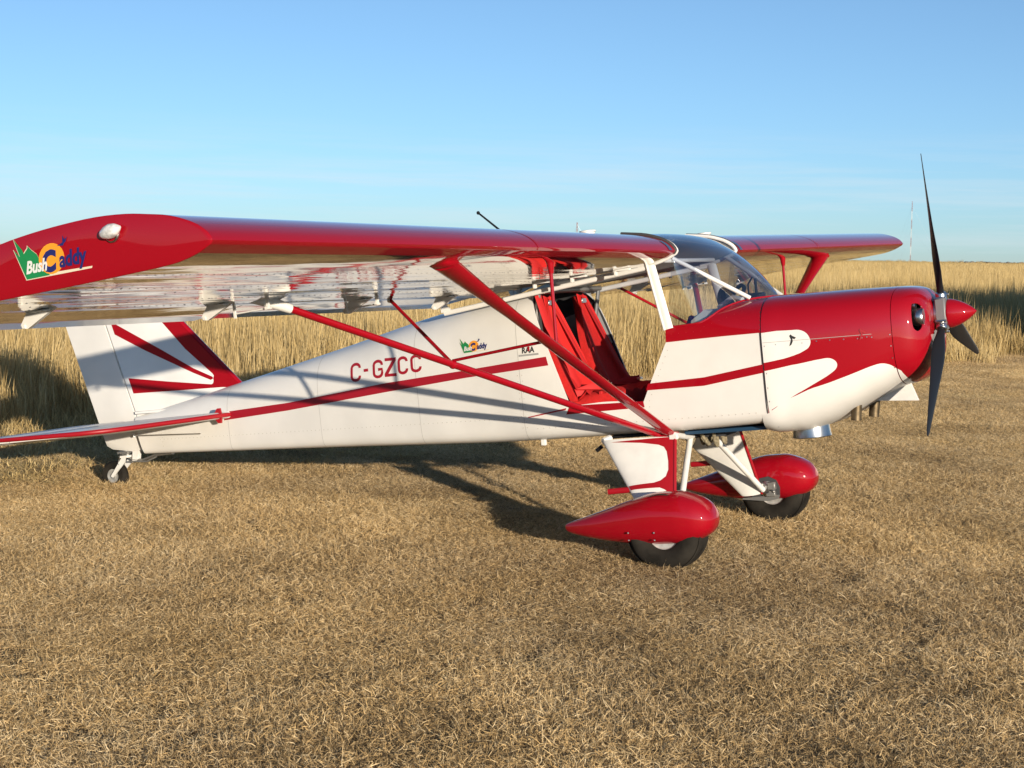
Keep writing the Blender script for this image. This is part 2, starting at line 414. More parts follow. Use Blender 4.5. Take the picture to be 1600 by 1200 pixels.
for z in np.arange(.80, 1.2, .035): rows += [(-.20 + max(0, z - .9) * .5 + .03, z), (-.97, z), (-1.0, z)]
for z in np.arange(.83, .95, .03): rows.append((-3.98, z))
rivets(FUS, rows, FS, .0038, m=RIVET)
rivets(FUS, [(x, 1.275) for x in np.arange(0.0, .2, .045)] + [(.2 + .3 * t, 1.30 + .09 * t) for t in np.linspace(0, 1, 8)], FS, .0045, 'boot_cowl_rivets', REDM)

# lettering on the starboard side
def strokes(paths, wid, to2):
    """polylines with width -> list of outlines in the plane"""
    res = []
    for P in paths:
        P = [np.array(p, float) for p in P]; L = []; R = []
        for i, p in enumerate(P):
            t = P[min(i + 1, len(P) - 1)] - P[max(i - 1, 0)]; t = t / np.linalg.norm(t); n = np.array([-t[1], t[0]])
            L.append(p + n * wid / 2); R.append(p - n * wid / 2)
        res.append([to2(*q) for q in L + R[::-1]])
    return res
def arc(cx, cy, rx, ry, a0, a1, n=8): return [(cx + rx * math.cos(math.radians(a)), cy + ry * math.sin(math.radians(a))) for a in np.linspace(a0, a1, n)]
Cp = [(.86, .30), (.86, .26)] + arc(.5, .27, .36, .19, 0, -180) + [(.14, .5)] + arc(.5, .73, .36, .19, 180, 0) + [(.86, .70)]
Gp = [(.52, .47), (.86, .47), (.86, .27)] + arc(.5, .27, .36, .19, 0, -180)[1:] + [(.14, .5)] + arc(.5, .73, .36, .19, 180, 0) + [(.86, .69)]
Zp = [(.08, .92), (.88, .92), (.12, .08), (.92, .08)]
def glyph(paths, x0, x1, wid):
    def to2(a, b):
        x = x0 + a * (x1 - x0); zb = 1.158 + .057 * (x + 2.257); return (x, zb + b * (.123 - .013 * (x + 2.27) / .58))
    # stroke width is made even in metres by building the offset after mapping
    res = []
    for P in paths:
        Q = [to2(*p) for p in P]; res += strokes([Q], wid, lambda a, b: (a, b))
    return res
for ch, x0, x1 in ((Cp, -2.271, -2.178), ([(0, .53), (1, .53)], -2.158, -2.122), (Gp, -2.088, -1.997), (Zp, -1.992, -1.893), (Cp, -1.886, -1.800), (Cp, -1.786, -1.694)):
    if ch is Zp: outs = [[(x0 + a * (x1 - x0), 1.158 + .057 * (x0 + 2.3) + b * .117) for a, b in [(.06, 1), (.96, 1), (.96, .84), (.32, .16), (.96, .16), (.96, 0), (.02, 0), (.02, .16), (.66, .84), (.06, .84)]]]
    else: outs = glyph([ch], x0, x1, .0185 if ch is not Cp or True else 0)
    for o2 in outs: paint('registration_letter', o2, REG, off=.0017, d=.02, sides=1)

def text_mesh(body, shear=0.0, bold=0.0):
    """flat print of a word: outlines of the built-in typeface, 1 unit high"""
    cu = bpy.data.curves.new('print', 'FONT'); cu.body = body; cu.size = 1.0; cu.shear = shear; cu.offset = bold; cu.resolution_u = 3
    o = bpy.data.objects.new('print', cu); me = o.to_mesh()
    v = np.array([p.co[:2] for p in me.vertices]) if len(me.vertices) else np.zeros((0, 2)); f = [tuple(p.vertices) for p in me.polygons]
    o.to_mesh_clear(); bpy.data.objects.remove(o); bpy.data.curves.remove(cu)
    return v, f
def flat_print(name, v, f, to3, m, parent):
    mb = MB(); P = [to3(a, b) for a, b in v]; mb.add(P, f)
    o = mb.build(name, m, parent, fix=False); return o
def poly_print(name, poly, to3, m, parent):
    mb = MB(); mb.add([to3(a, b) for a, b in poly], [tuple(range(len(poly)))])
    me = mb.build(name, m, parent, fix=False); return me
def club_logo(to3, parent, lift):
    """fir trees, sun, bird and the two words; to3(a, b, layer): a across 0..1, b up 0..0.5"""
    fir = [(0.135, 0.0), (0.0, .345), (.075, .255), (.012, .455), (.115, .325), (.13, .28), (.185, .33), (.19, .355), (.24, .30), (.30, .25), (.40, .045), (.47, .03), (1.0, .014), (.99, -.006)]
    fir = [(a, b) for a, b in fir]
    border = [(a + (a - .42) * .012 - (.006 if a < .2 else 0), b + (b - .16) * .05) for a, b in fir]
    poly_print('logo_border', border, lambda a, b: to3(a, b, 0), GOLD, parent)
    poly_print('logo_trees', [(a, b) for a, b in fir[:11]] + [(.45, .0)], lambda a, b: to3(a, b, 1), GREEN, parent)
    poly_print('logo_sun', [(.49 + .17 * math.cos(q), .17 + .165 * math.sin(q)) for q in np.linspace(0, 2 * math.pi, 25)[:-1]], lambda a, b: to3(a, b, 1.4), ORANGE, parent)
    bird = [(.57, .27), (.62, .285), (.655, .30), (.665, .37), (.685, .325), (.72, .35), (.70, .30), (.675, .285), (.66, .262), (.62, .268)]
    poly_print('logo_bird', bird, lambda a, b: to3(a, b + .02, 2), NAVY, parent)
    for word, x0, y0, h, w, col, lay, sh in (('Bush', .135, .062, .185, .80, CAPW, 3, .3), ('C', .355, .045, .30, .86, NAVY, 2.4, .12), ('addy', .585, .062, .235, .80, NAVY, 2.4, .12)):
        v, f = text_mesh(word, sh, .06 if word == 'C' else .035)
        if len(v): flat_print('logo_word', np.stack([x0 + v[:, 0] * h * w * .98, y0 + v[:, 1] * h], 1), f, lambda a, b, l=lay: to3(a, b, l), col, parent)
def side3(x, z, off): return (x, -FUS.yside(x, z) - off, z)
club_logo(lambda a, b, l: side3(-1.399 + .212 * a, 1.277 + .010 * a + .20 * b, .0016 + .0004 * l), fus, 0)
v, f = text_mesh('RAA', 0.1, .03)
flat_print('club_mark', np.stack([v[:, 0] * .044 - .955, v[:, 1] * .048 + 1.257], 1), f, lambda a, b: side3(a, b - .012 + .02 * (a + .955), .0018), INK, fus)
poly_print('club_mark_bar', [(-.978, 1.226), (-.842, 1.228), (-.842, 1.239), (-.978, 1.237)], lambda a, b: side3(a, b, .0018), GREYSEAM, fus)
leaf = [(0, 0), (.2, .15), (.5, .1), (.4, .4), (.6, .6), (.3, .6), (.1, 1), (-.1, 1), (-.3, .6), (-.6, .6), (-.4, .4), (-.5, .1), (-.2, .15)]
poly_print('club_mark_leaf', [(-.905 + a * .014, 1.250 + b * .05) for a, b in leaf], lambda a, b: side3(a, b, .0022), REDM, fus)

# ---- cowling
cow_out = [(.475, .02), (1.232, .02)] + [(1.232, SW)] + [(.535, SW)] + [(.535, .50), (.520, .36), (.478, .24)]
cow_out = [(.535, 0.0), (1.2315, 0.0), (1.2315, SW), (.535, SW), (.535, .52), (.525, .44), (.490, .34), (.476, .24), (.480, .12), (.50, .05)]
CW = sheet(cow_out, fmap(COWL), .02, thick=.006, name='engine_cowling', mats=[RED, LINER], parents=(plane, plane))
def S(L): return [(x, s * SW) for x, s in L]
w1 = [(.536, .618), (.621, .6212)] + openspline([(.69, .6195), (.745, .6155), (.785, .598), (.803, .568), (.788, .545), (.742, .5331)], 4) + [(.652, .5229), (.536, .5156)]
w2 = [(.536, .4875), (.692, .4968)] + openspline([(.82, .4945), (.885, .489), (.92, .474), (.934, .4542), (.921, .436), (.875, .423)], 4) + [(.813, .4125), (.702, .3928), (.60, .3665), (.553, .353), (.536, .330)]
w3 = [(.536, .342), (.553, .3505)] + openspline([(.58, .359), (.627, .376), (.765, .3956), (.898, .3955), (1.029, .3955), (1.116, .396), (1.165, .3897), (1.205, .368), (1.2305, .34)], 4) + [(1.2305, .002), (.536, .002), (.503, .05), (.481, .12), (.4775, .24), (.491, .335), (.526, .34)]
for nm, L in (('white_flash', w1), ('white_flash', w2), ('white_belly_paint', w3)):
    paint(nm, S(L), WHITE, off=.0022, d=.02, body=COWL, par=CW, space='xs')
paint('cowl_hinge', [(.54, 1.1765), (1.128, 1.169), (1.128, 1.1715), (.54, 1.179)], GREYSEAM, off=.0034, d=.02, body=COWL, par=CW)
for (hx, hz, hm) in ((.705, 1.176, INK), (1.080, 1.172, REDM)):
    fig = [(-.018, -.03), (-.006, -.022), (.003, -.004), (.001, .012), (.012, .006), (.022, .014), (.012, .02), (.001, .026), (-.006, .034), (-.014, .026), (-.006, .006), (-.012, -.012)]
    paint('cowl_latch', [(hx + a, hz + b) for a, b in fig], hm, off=.0045, d=.01, body=COWL, par=CW)
rivets(COWL, [(.611, 1.162), (.756, 1.157), (.835, 1.16), (.907, 1.159), (.981, 1.156), (1.054, 1.153), (1.078, 1.155), (1.103, 1.157), (1.128, 1.153), (1.222, 1.158), (1.222, 1.096), (1.222, 1.029), (1.222, .975), (.548, 1.158), (.546, 1.006), (.546, .925), (.546, .849), (.56, .70)], CW, .0055, 'cowl_screws', STEEL)
inl = rounded([(1.336, .655), (1.347, .672), (1.366, .680), (1.379, .664), (1.384, .59), (1.379, .525), (1.364, .503), (1.349, .512), (1.338, .545)], 4)
bowl_out = [(1.2345, 0), (1.30, 0), (1.36, 0), (1.39, 0), (1.398, 0), (1.398, SW), (1.39, SW), (1.36, SW), (1.30, SW), (1.2345, SW)]
bowl, bowl_p = sheet(bowl_out, fmap(COWL), .014, holes=[S(inl)], thick=.006, name='nose_bowl', mats=[RED, LINER], parents=(plane, plane))
paint('white_belly_paint', S([(1.2355, .002), (1.2355, .335), (1.251, .3173), (1.262, .275), (1.27, .2288), (1.275, .12), (1.277, .002)]), WHITE, off=.0018, d=.012, body=COWL, par=(bowl, bowl_p), space='xs')
y, z, L = COWL.half(1.398)
mb = MB(); ring = [(1.398, -a, b) for a, b in zip(y[::8], z[::8])] + [(1.398, a, b) for a, b in list(zip(y[::8], z[::8]))[::-1]]
mb.add(ring, [tuple(range(len(ring)))]); mb.build('nose_bowl_face', RED, bowl)
mb = MB(); mb.box((1.0, 0, 1.15), (.5, .5, .40)); mb.box((1.22, -.0, 1.25), (.14, .56, .14)); mb.build('engine_block', LINER, plane)
mb = MB()
for sy in (-1, 1):
    mb.lathe([(0, .045), (.02, .052), (.05, .052), (.06, .045), (.065, 0)], (1.325, sy * .255, 1.235), (1, 0, 0), 20)
    mb.lathe([(0, .02), (.012, .024), (.05, .024), (.05, 0)], (1.30, sy * .275, 1.30), (1, 0, 0), 12)
tag(mb.build('intake_pulleys', STEEL, plane), kind='stuff')
y, z, L = FUS.half(.5); rb = [(-a * .955, 1.08 + (b - 1.08) * .945) for a, b in zip(y[::10], z[::10])]; rb = rb + [(-a, b) for a, b in rb[::-1]]
mb = MB(); mb.add([(.497, a, b) for a, b in rb] + [(.505, a, b) for a, b in rb], [tuple(range(len(rb))), tuple(range(len(rb), 2 * len(rb)))]); mb.build('firewall', DULL, plane)
# under the cowl
mb = MB()
mb.lathe([(.03, .10), (-.02, .102), (-.075, .108), (-.092, .112), (-.096, .108), (-.09, .10), (.03, .092)], (.668, -.17, .705), (0, 0, 1), 40); mb.build('radiator_duct', STEEL, plane)
for px, py, top, bot in ((.958, -.25, .86, .692), (1.0, -.02, .84, .69)):
    mb = MB(); mb.tube([(px + .015, py, top + .03), (px + .012, py, top - .04), (px + .004, py, top - .09), (px - .004, py - .005, bot)], [.031, .031, .03, .029], 16, cap=False)
    mb.tube([(px - .004, py - .005, bot), (px + .010, py, top - .05)], .026, 16, cap=False); mb.build('exhaust_pipe', EXH, plane)
mb = MB()
tri = [(1.02, .787), (1.278, .770), (1.243, .872), (1.08, .858)]
mb.prism(tri, lambda a, b, t: (a, t, b), -.115, -.09); mb.build('air_scoop', WHITEP, plane)

DULLB = mat('brushed_aluminium', (0.24, 0.235, 0.24), 0.6, 0.5)
# ---- propeller
prop = bpy.data.objects.new('propeller', None); COL.objects.link(prop); prop.parent = plane
mb = MB(); mb.lathe([(1.385, .0), (1.385, .062), (1.40, .085), (1.412, .085), (1.414, .05), (1.42, 0)], (0, 0, 1.237), (1, 0, 0), 32); mb.build('flange', STEEL, prop)
mb = MB()
PH = math.radians(12.6)
hubp = [(1.412, 0), (1.412, .070), (1.419, .076), (1.458, .076), (1.464, .070), (1.464, 0)]
mb.lathe(hubp, (0, 0, 1.237), (1, 0, 0), 36)
for q in range(3):
    a = PH + q * 2 * math.pi / 3; e = Vector((0, -math.sin(a), math.cos(a)))
    mb.tube([Vector((1.437, 0, 1.237)) + e * .05, Vector((1.437, 0, 1.237)) + e * .118, Vector((1.437, 0, 1.237)) + e * .124], [.031, .031, .027], 18)
    tdir = Vector((0, math.cos(a), math.sin(a)))
    for s_ in (-1, 1): mb.lathe([(0, .008), (.056, .008), (.06, .006), (.06, 0)], Vector((1.41, 0, 1.237)) + e * .1 + tdir * .042 * s_, (1, 0, 0), 8)
hb = mb.build('hub', STEEL, prop)
mb = MB(); hx, hy, hz = 1.437, 0, 1.237
mb.box((1.437, -.045, 1.237), (.060, .075, .18)); mb.build('hub_block', DULLB, prop)
mb = MB(); pr = [(1.466, .0), (1.466, .079), (1.471, .082)] + [(1.472 + .148 * t, .082 * (1 - t ** 1.5) ** .80) for t in np.linspace(.05, .985, 14)] + [(1.622, 0)]
mb.lathe(pr, (0, 0, 1.237), (1, 0, 0), 40); mb.build('spinner', RED, prop)
for q in range(3):
    a = PH + q * 2 * math.pi / 3; e = np.array([0, -math.sin(a), math.cos(a)]); td = np.array([0, math.cos(a), math.sin(a)]); ax = np.array([1., 0, 0])
    v = []; f = []; R0 = .115; R1 = .912; nst = 26; n = 16
    for i in range(nst):
        t = i / (nst - 1); r = R0 + (R1 - R0) * t
        ch = float(np.interp(t, [0, .06, .16, .28, .45, .7, .9, .97, 1], [.036, .052, .088, .102, .094, .068, .045, .034, .014]))
        th = float(np.interp(t, [0, .06, .16, .4, 1], [.036, .034, .022, .013, .004])); be = math.radians(float(np.interp(t, [0, .2, .5, 1], [40, 34, 22, 13])))
        cdv = td * math.cos(be) - ax * math.sin(be); nd = td * math.sin(be) + ax * math.cos(be)
        for j in range(n):
            g = 2 * math.pi * j / n
            v.append(np.array([1.437, 0, 1.237]) + e * r + cdv * (ch * .5 * math.cos(g) - .006 * t) + nd * (th * .5 * math.sin(g)))
    for i in range(nst - 1):
        for j in range(n): f.append((i * n + j, i * n + (j + 1) % n, (i + 1) * n + (j + 1) % n, (i + 1) * n + j))
    f += [tuple(range(n)), tuple((nst - 1) * n + j for j in range(n))]
    MB().add(v, f).build('blade', BLACK, prop, sharp=60)

# ---- wings
UP = [(.088, 1.79), (.080, 1.806), (.06, 1.829), (.01, 1.861), (-.08, 1.893), (-.173, 1.909), (-.269, 1.921), (-.395, 1.925), (-.54, 1.917), (-.689, 1.902), (-.843, 1.878), (-1.0, 1.838), (-1.19, 1.775)]
LO = [(-1.19, 1.652), (-.871, 1.677), (-.571, 1.693), (-.283, 1.711), (-.107, 1.724), (-.033, 1.736), (.023, 1.752), (.06, 1.768), (.080, 1.778)]
def sec_pts():
    up = openspline(UP, 3); lo = openspline(LO, 3)
    return up + lo[0:]
AF = sec_pts()
YT, YR = 4.943, .535
def dz(y): return -.0105 * (YT - abs(y))
def wing_mesh(y0, y1, pts, ny=24):
    ys = np.linspace(y0, y1, ny); n = len(pts); v = []; f = []
    for yy in ys: v += [(a, -yy, b + dz(yy)) for a, b in pts]
    for i in range(ny - 1):
        for j in range(n): f.append((i * n + j, (i + 1) * n + j, (i + 1) * n + (j + 1) % n, i * n + (j + 1) % n))
    return v, f, n, ny
v, f, n, ny = wing_mesh(YR, YT, AF)
mb = MB(); ml = []
for q in f:
    j = q[0] % n; xa = AF[j][0]; up = j < len(openspline(UP, 3)) - 1
    ml.append(0 if (up or xa > .018) else 1)
mb.add(v, f); mb.m = ml
WG = both('wing', mb, [RED, ALU], (plane, plane), sharp=50)
# tip and root closures
def cap_outline(pts, k=0): return [(a, b) for a, b in pts]
full_tip = openspline(UP[:-1], 3) + [(-1.19, 1.775), (-1.5, 1.66), (-1.52, 1.642), (-1.5, 1.632)] + openspline(LO, 3)
cx, cz = -.6, 1.78
mb = MB(); nn = len(full_tip)
rings = []
for sc, oy in ((1.0, 0), (1.0, .004), (.996, .006), (.97, .0075), (.5, .008)):
    rings.append([(cx + (a - cx) * sc, -(YT + oy), cz + (b - cz) * sc) for a, b in full_tip])
vv = [p for r_ in rings for p in r_] + [(cx, -(YT + .008), cz)]
ff = [(i * nn + j, i * nn + (j + 1) % nn, (i + 1) * nn + (j + 1) % nn, (i + 1) * nn + j) for i in range(4) for j in range(nn)] + [(4 * nn + j, 4 * nn + (j + 1) % nn, 5 * nn) for j in range(nn)]
mb.add(vv, ff); TIP = both('wing_tip', mb, RED, WG, sharp=50)
mb = MB(); mb.add([(a, -(YR - .004), b + dz(YR)) for a, b in AF], [tuple(range(len(AF)))]); both('root_rib', mb, DULL, WG)
# trim round the wing root leading edge
mb = MB(); rt = [p for p in openspline(UP, 3) if p[0] > -.25][::-1] + [p for p in openspline(LO, 3) if p[0] > -.2][::-1]
mb.tube([(a, -(YR - .014), b + dz(YR) + .0) for a, b in rt], .011, 8); both('root_trim', mb, WHITEP, WG)
mb = MB(); mb.tube([(a * 1.0 - .0, -(YR + .004), b + dz(YR) + .004) for a, b in rt[:len(rt) // 2 + 4]], .010, 8); both('root_seal', mb, DARKSEAM, WG)
# landing lamp let into the leading edge by the root
mb = MB(); pts = [p for p in openspline(UP, 3) if p[0] > .015]
lv = []
for yy in (.60, .645): lv += [(a + .0025, -yy, b + dz(yy) + .0015) for a, b in pts]
k = len(pts); mb.add(lv, [(i, i + 1, k + i + 1, k + i) for i in range(k - 1)]); both('landing_lamp', mb, STEEL, WG)
# seam across the leading edge
for ys in (2.36,):
    mb = MB(); pts = [p for p in AF if p[0] > -.3]; sp = [p for p in openspline(UP, 3) if p[0] > -.3][::-1] + [p for p in openspline(LO, 3) if p[0] > -.05][::-1]
    k = len(sp); lv = []
    for yy in (ys, ys + .012): lv += [(a + .0015, -yy, b + dz(yy) + .001) for a, b in sp]
    mb.add(lv, [(i, i + 1, k + i + 1, k + i) for i in range(k - 1)]); both('skin_seam', mb, REDM, WG)
# rivet lines under the wing
mb = MB()
def lowz(x, y): return float(np.interp(x, [a for a, b in LO], [b for a, b in LO])) + dz(y)
for xx in (-.30, -.62, -.95, -1.12):
    for yy in np.arange(.62, 4.9, .05): mb.box((xx, -yy, lowz(xx, yy)), (.006, .006, .0016))
for yy in np.arange(.95, 4.9, .52):
    for xx in np.arange(-1.1, -.1, .05): mb.box((xx, -yy, lowz(xx, yy)), (.006, .006, .0016))
for w_, fl in zip(WG, (False, True)): tag(mb.build('rivets', STEEL, w_, flip=fl), kind='stuff')
# aileron outside, flap inside, both a little down
def surface(name, y0, y1, drop):
    pts = [(-1.200, 1.766), (-1.35, 1.716), (-1.5, 1.660), (-1.512, 1.652), (-1.5, 1.644), (-1.35, 1.650), (-1.206, 1.655), (-1.197, 1.70)]
    ca, sa = math.cos(drop), math.sin(drop); P = []
    for a, b in pts:
        a2, b2 = a + 1.2, b - 1.70; P.append((-1.2 + a2 * ca - b2 * sa, 1.70 + a2 * sa + b2 * ca))
    v, f, n, ny = wing_mesh(y0, y1, P, 16); mb = MB(); mb.add(v, f); mb.add([v[j] for j in range(n)], [tuple(range(n))]); mb.add([v[(ny - 1) * n + j] for j in range(n)], [tuple(range(n))])
    mb.m = [0 if (q[0] % n) < 2 and len(q) == 4 else 1 for q in mb.f]
    both(name, mb, [RED, ALU], WG)
surface('aileron', 2.965, 4.94, math.radians(7.5)); surface('flap', .56, 2.945, math.radians(6.0))
# hinge brackets and pushrods along the gap
def bracket(y, ln=.30, dep=.075):
    z0 = lambda x: lowz(x, y) + .004
    mb = MB(); mb.prism([(-1.06, z0(-1.06)), (-1.215, z0(-1.2) - .004), (-1.25, 1.606 + dz(y)), (-1.245, 1.592 + dz(y)), (-1.215, 1.590 + dz(y))], lambda a, b, t: (a, -(y + t), b), -.010, .010)
    mb.box((-1.13, -(y + .03), lowz(-1.13, y) - .003), (.07, .04, .006)); mb.tube([(-1.232, -(y + .018), 1.600 + dz(y)), (-1.232, -(y - .018), 1.600 + dz(y))], .008, 8); both('hinge_bracket', mb, WHITEP, WG)
for y in (4.42, 3.22, 1.98, 1.02): bracket(y)
def horn(x, y):
    mb = MB(); mb.box((x, -y, lowz(x, y) - .02), (.018, .010, .05)); mb.tube([(x, -y - .02, lowz(x, y) - .042), (x, -y + .02, lowz(x, y) - .042)], .008, 8); mb.tube([(x, -y, lowz(x, y) - .042), (x - .19, -y, lowz(x, y) - .052)], .004, 6); mb.box((x - .19, -y, lowz(x - .19, y) - .03), (.014, .008, .06)); both('control_horn', mb, WHITEP, WG)
horn(-1.02, 3.02); horn(-1.02, 2.02)
# white door catches under the wing root
for x, y in ((-.62, .86), (-.42, .78), (-.20, .66)):
    mb = MB(); mb.box((x, -y, lowz(x, y) - .006), (.10, .03, .012)); mb.box((x - .04, -y, lowz(x, y) - .022), (.014, .03, .03)); both('door_catch', mb, WHITEP, WG)
# fuel caps, wing-tip lamps, pitot
mb = MB(); mb.lathe([(-.03, .040), (.012, .040), (.014, .046), (.022, .046), (.024, .038), (.024, 0)], (-.262, -.953, 1.872), (0, 0, 1), 24); both('fuel_cap', mb, CAPW, WG)
mb = MB(); mb.lathe([(0, .032), (.006, .031), (.01, .026)], (-.325, -(YT + .010), 1.858), (0, -1, 0), 24); NB = both('lamp_base', mb, STEEL, TIP)
mb = MB(); mb.lathe([(-.050, 0), (-.047, .010), (-.036, .018), (-.016, .025), (.004, .026), (.023, .020), (.036, .011), (.045, .003), (.046, 0)], (-.318, -(YT + .026), 1.867), (1, 0, .22), 24); both('navigation_lamp', mb, LENS, TIP)
# club logo on the starboard wing tip
ca_, sa_ = math.cos(.06), math.sin(.06)
def tip3(a, b, l):
    x = -.775 + .345 * a - .0 * b; z = 1.737 + .018 * a + .33 * b
    return (x, -(YT + .0095 + .0006 * l), z)
club_logo(tip3, TIP[0], 0)

# ---- struts
def strut(name, a, b, w_, t_, mats=RED, n=14, taper=1.0):
    a = Vector(a); b = Vector(b); mb = MB(); k = 9
    P = [a.lerp(b, i / (k - 1)) for i in range(k)]
    mb.tube(P, [w_ * (taper if i == 0 else 1 + (taper - 1) * .45 * (i == 1)) for i in range(k)], n, flat=t_ / w_, flatdir=(1, 0, 0)); return mb
FT, FB = (-.085, -3.0, 1.712), (-.060, -.535, .712); RT, RB = (-1.07, -2.9, 1.628), (-.125, -.54, .708)
mb = strut('', FT, FB, .037, .019, taper=1.8); FST = both('front_strut', mb, RED, (plane, plane))
mb = strut('', RT, RB, .0225, .018); RST = both('rear_strut', mb, RED, (plane, plane))
mb = MB(); mb.tube([Vector(FT) + Vector((0, .01, -.004)), Vector(FT) + Vector((.0, -.045, .0)), Vector(FT) + Vector((-.0, -.075, .012))], [.074, .060, .026], 14, flat=.32, flatdir=(1, 0, 0)); both('strut_cuff', mb, RED, FST)
mb = MB(); d = (Vector(RT) - Vector(RB)).normalized(); mb.tube([Vector(RT) - d * .10, Vector(RT) - d * .02, Vector(RT) + d * .06 + Vector((-.02, -.02, 0)), Vector(RT) + d * .14 + Vector((-.06, -.06, -.01))], [.0235, .027, .022, .004], 14); both('strut_fairing', mb, WHITEP, RST)
mb = MB(); mb.box((-.06, -.52, .700), (.09, .05, .035)); mb.box((-.125, -.52, .70), (.06, .05, .03)); both('strut_fitting', mb, RED, FST)
JF = Vector(FT).lerp(Vector(FB), .43); JR = Vector(RT).lerp(Vector(RB), .42)
mb = MB(); mb.tube([(JF.x + .02, JF.y, lowz(-.07, 1.9) + .01), (JF.x + .01, JF.y, JF.z)], .0095, 10); mb.tube([(JF.x + .02, JF.y, lowz(-.07, 1.9) + .005), (JF.x + .02, JF.y, lowz(-.07, 1.9) - .05)], [.021, .013], 10); both('jury_strut', mb, RED, FST)
mb = MB(); mb.tube([(-1.175, -1.62, lowz(-1.17, 1.6)), JR], .010, 10); mb.ball(JR, .024, 10, 8); both('jury_strut', mb, RED, RST)
mb = MB(); mb.ball((-1.175, -1.62, lowz(-1.17, 1.6) - .006), (.016, .016, .012), 10, 8); both('jury_fitting', mb, WHITEP, RST)
mb = MB(); mb.tube([JR + Vector((0, 0, .02)), Vector(FT).lerp(Vector(FB), .395)], .008, 10); both('jury_spacer', mb, RED, FST)

# ---- tail
def finx(z): return -4.24 - .28 * (z - 1.012)
finp = [(finx(.96) + .012, .96), (finx(2.04) + .012, 2.04), (-4.16, 2.05), (-4.105, 2.0), (-3.785, 1.665), (-3.325, 1.19), (-3.28, 1.10), (-3.6, 1.0)]
def wedge(poly, half, edge, full=()):
    """flat tail surface: full thickness inside, thin at the rim"""
    P = np.array(poly); c = P.mean(0); n = len(P); inner = P + (c - P) / np.linalg.norm(c - P, axis=1, keepdims=True) * .05
    for i in full: inner[i] = P[i] + (c - P[i]) / np.linalg.norm(c - P[i]) * .004
    eg = [half * .9 if i in full else edge for i in range(n)]
    v = [(a, -g, b) for (a, b), g in zip(P, eg)] + [(a, g, b) for (a, b), g in zip(P, eg)] + [(a, -half, b) for a, b in inner] + [(a, half, b) for a, b in inner]
    f = []
    for i in range(n):
        j = (i + 1) % n
        f += [(i, j, n + j, n + i), (i, j, 2 * n + j, 2 * n + i), (n + i, n + j, 3 * n + j, 3 * n + i)]
    f += [tuple(range(2 * n, 3 * n)), tuple(range(3 * n, 4 * n))]
    return MB().add(v, f)
fin = wedge(finp, .030, .012, (0, 1, 6, 7)).build('fin', WHITE, plane)
rudp = [(finx(.80) - .006, .815), (finx(2.04) - .006, 2.04), (-4.84, 2.04), (-4.872, 2.0), (-4.807, 1.737), (-4.547, .854), (-4.50, .828), (-4.315, .805)]
rud = wedge(rudp, .026, .007, (0, 1, 7)).build('rudder', WHITE, plane)
def finpaint(poly):
    for s_ in (-1, 1):
        mb = MB(); mb.add([(a, s_ * .0312, b) for a, b in poly], [tuple(range(len(poly)))]); mb.build('fin_stripe', RED, fin)
finpaint([(-4.355, 1.640), (-4.375, 1.712), (-4.34, 1.712), (-3.964, 1.499), (-3.709, 1.349), (-3.556, 1.278), (-3.549, 1.266), (-3.571, 1.256), (-3.713, 1.317), (-4.103, 1.505)])
finpaint([(-4.275, 1.323), (-3.925, 1.272), (-3.57, 1.226), (-3.555, 1.232), (-3.549, 1.247), (-3.549, 1.266), (-3.542, 1.285), (-3.552, 1.30), (-3.759, 1.487), (-3.926, 1.68), (-4.14, 1.925), (-4.075, 1.960), (-3.778, 1.660), (-3.322, 1.188), (-3.40, 1.192), (-3.478, 1.200), (-3.796, 1.204), (-4.245, 1.212)])
mb = MB(); mb.tube([(-4.11, 0, 2.0), (-3.79, 0, 1.665), (-3.335, 0, 1.19)], [.022, .022, .02], 10, flat=1.1, flatdir=(1, 0, 1)); mb.build('red_leading_edge', RED, fin)
mb = MB(); mb.box((-3.98, 0, 1.075), (.5, .12, .02)); mb.build('fin_fairing', WHITE, fin)
def stab(y0, y1, x_le, x_te, half, name, par, mats):
    pass
ZS = 1.015
def plan(pts, half, z0=ZS):
    P = np.array(pts); c = P.mean(0); n = len(P); inner = P + (c - P) / np.linalg.norm(c - P, axis=1, keepdims=True) * .06
    v = [(a, b, z0 - .010) for a, b in P] + [(a, b, z0 + .010) for a, b in P] + [(a, b, z0 - half) for a, b in inner] + [(a, b, z0 + half) for a, b in inner]; f = []
    for i in range(n):
        j = (i + 1) % n; f += [(i, j, n + j, n + i), (i, j, 2 * n + j, 2 * n + i), (n + i, n + j, 3 * n + j, 3 * n + i)]
    f += [tuple(range(2 * n, 3 * n)), tuple(range(3 * n, 4 * n))]; v = [(a, b, c_ + .012 * (a + 3.3)) for a, b, c_ in v]; return MB().add(v, f)
stp = [(-3.30, -.14), (-3.33, -.22), (-3.46, -1.05), (-3.52, -1.20), (-3.66, -1.31), (-4.22, -1.34), (-4.22, -.08), (-3.6, -.14)]
SB = both('tailplane', plan(stp, .022), WHITE, (plane, plane))
elp = [(-4.235, -.10), (-4.235, -1.34), (-4.60, -1.34), (-4.68, -1.26), (-4.70, -.18), (-4.55, -.10)]
both('elevator', plan(elp, .024), WHITE, (plane, plane))
mb = MB(); mb.tube([(-3.318, -.16, ZS), (-3.335, -.22, ZS), (-3.465, -1.05, ZS), (-3.525, -1.205, ZS), (-3.665, -1.315, ZS), (-4.22, -1.347, ZS), (-4.60, -1.345, ZS)], [.011, .015, .015, .015, .015, .014, .010], 10, flat=.9, flatdir=(0, 0, 1)); both('red_leading_edge', mb, REDM, SB)
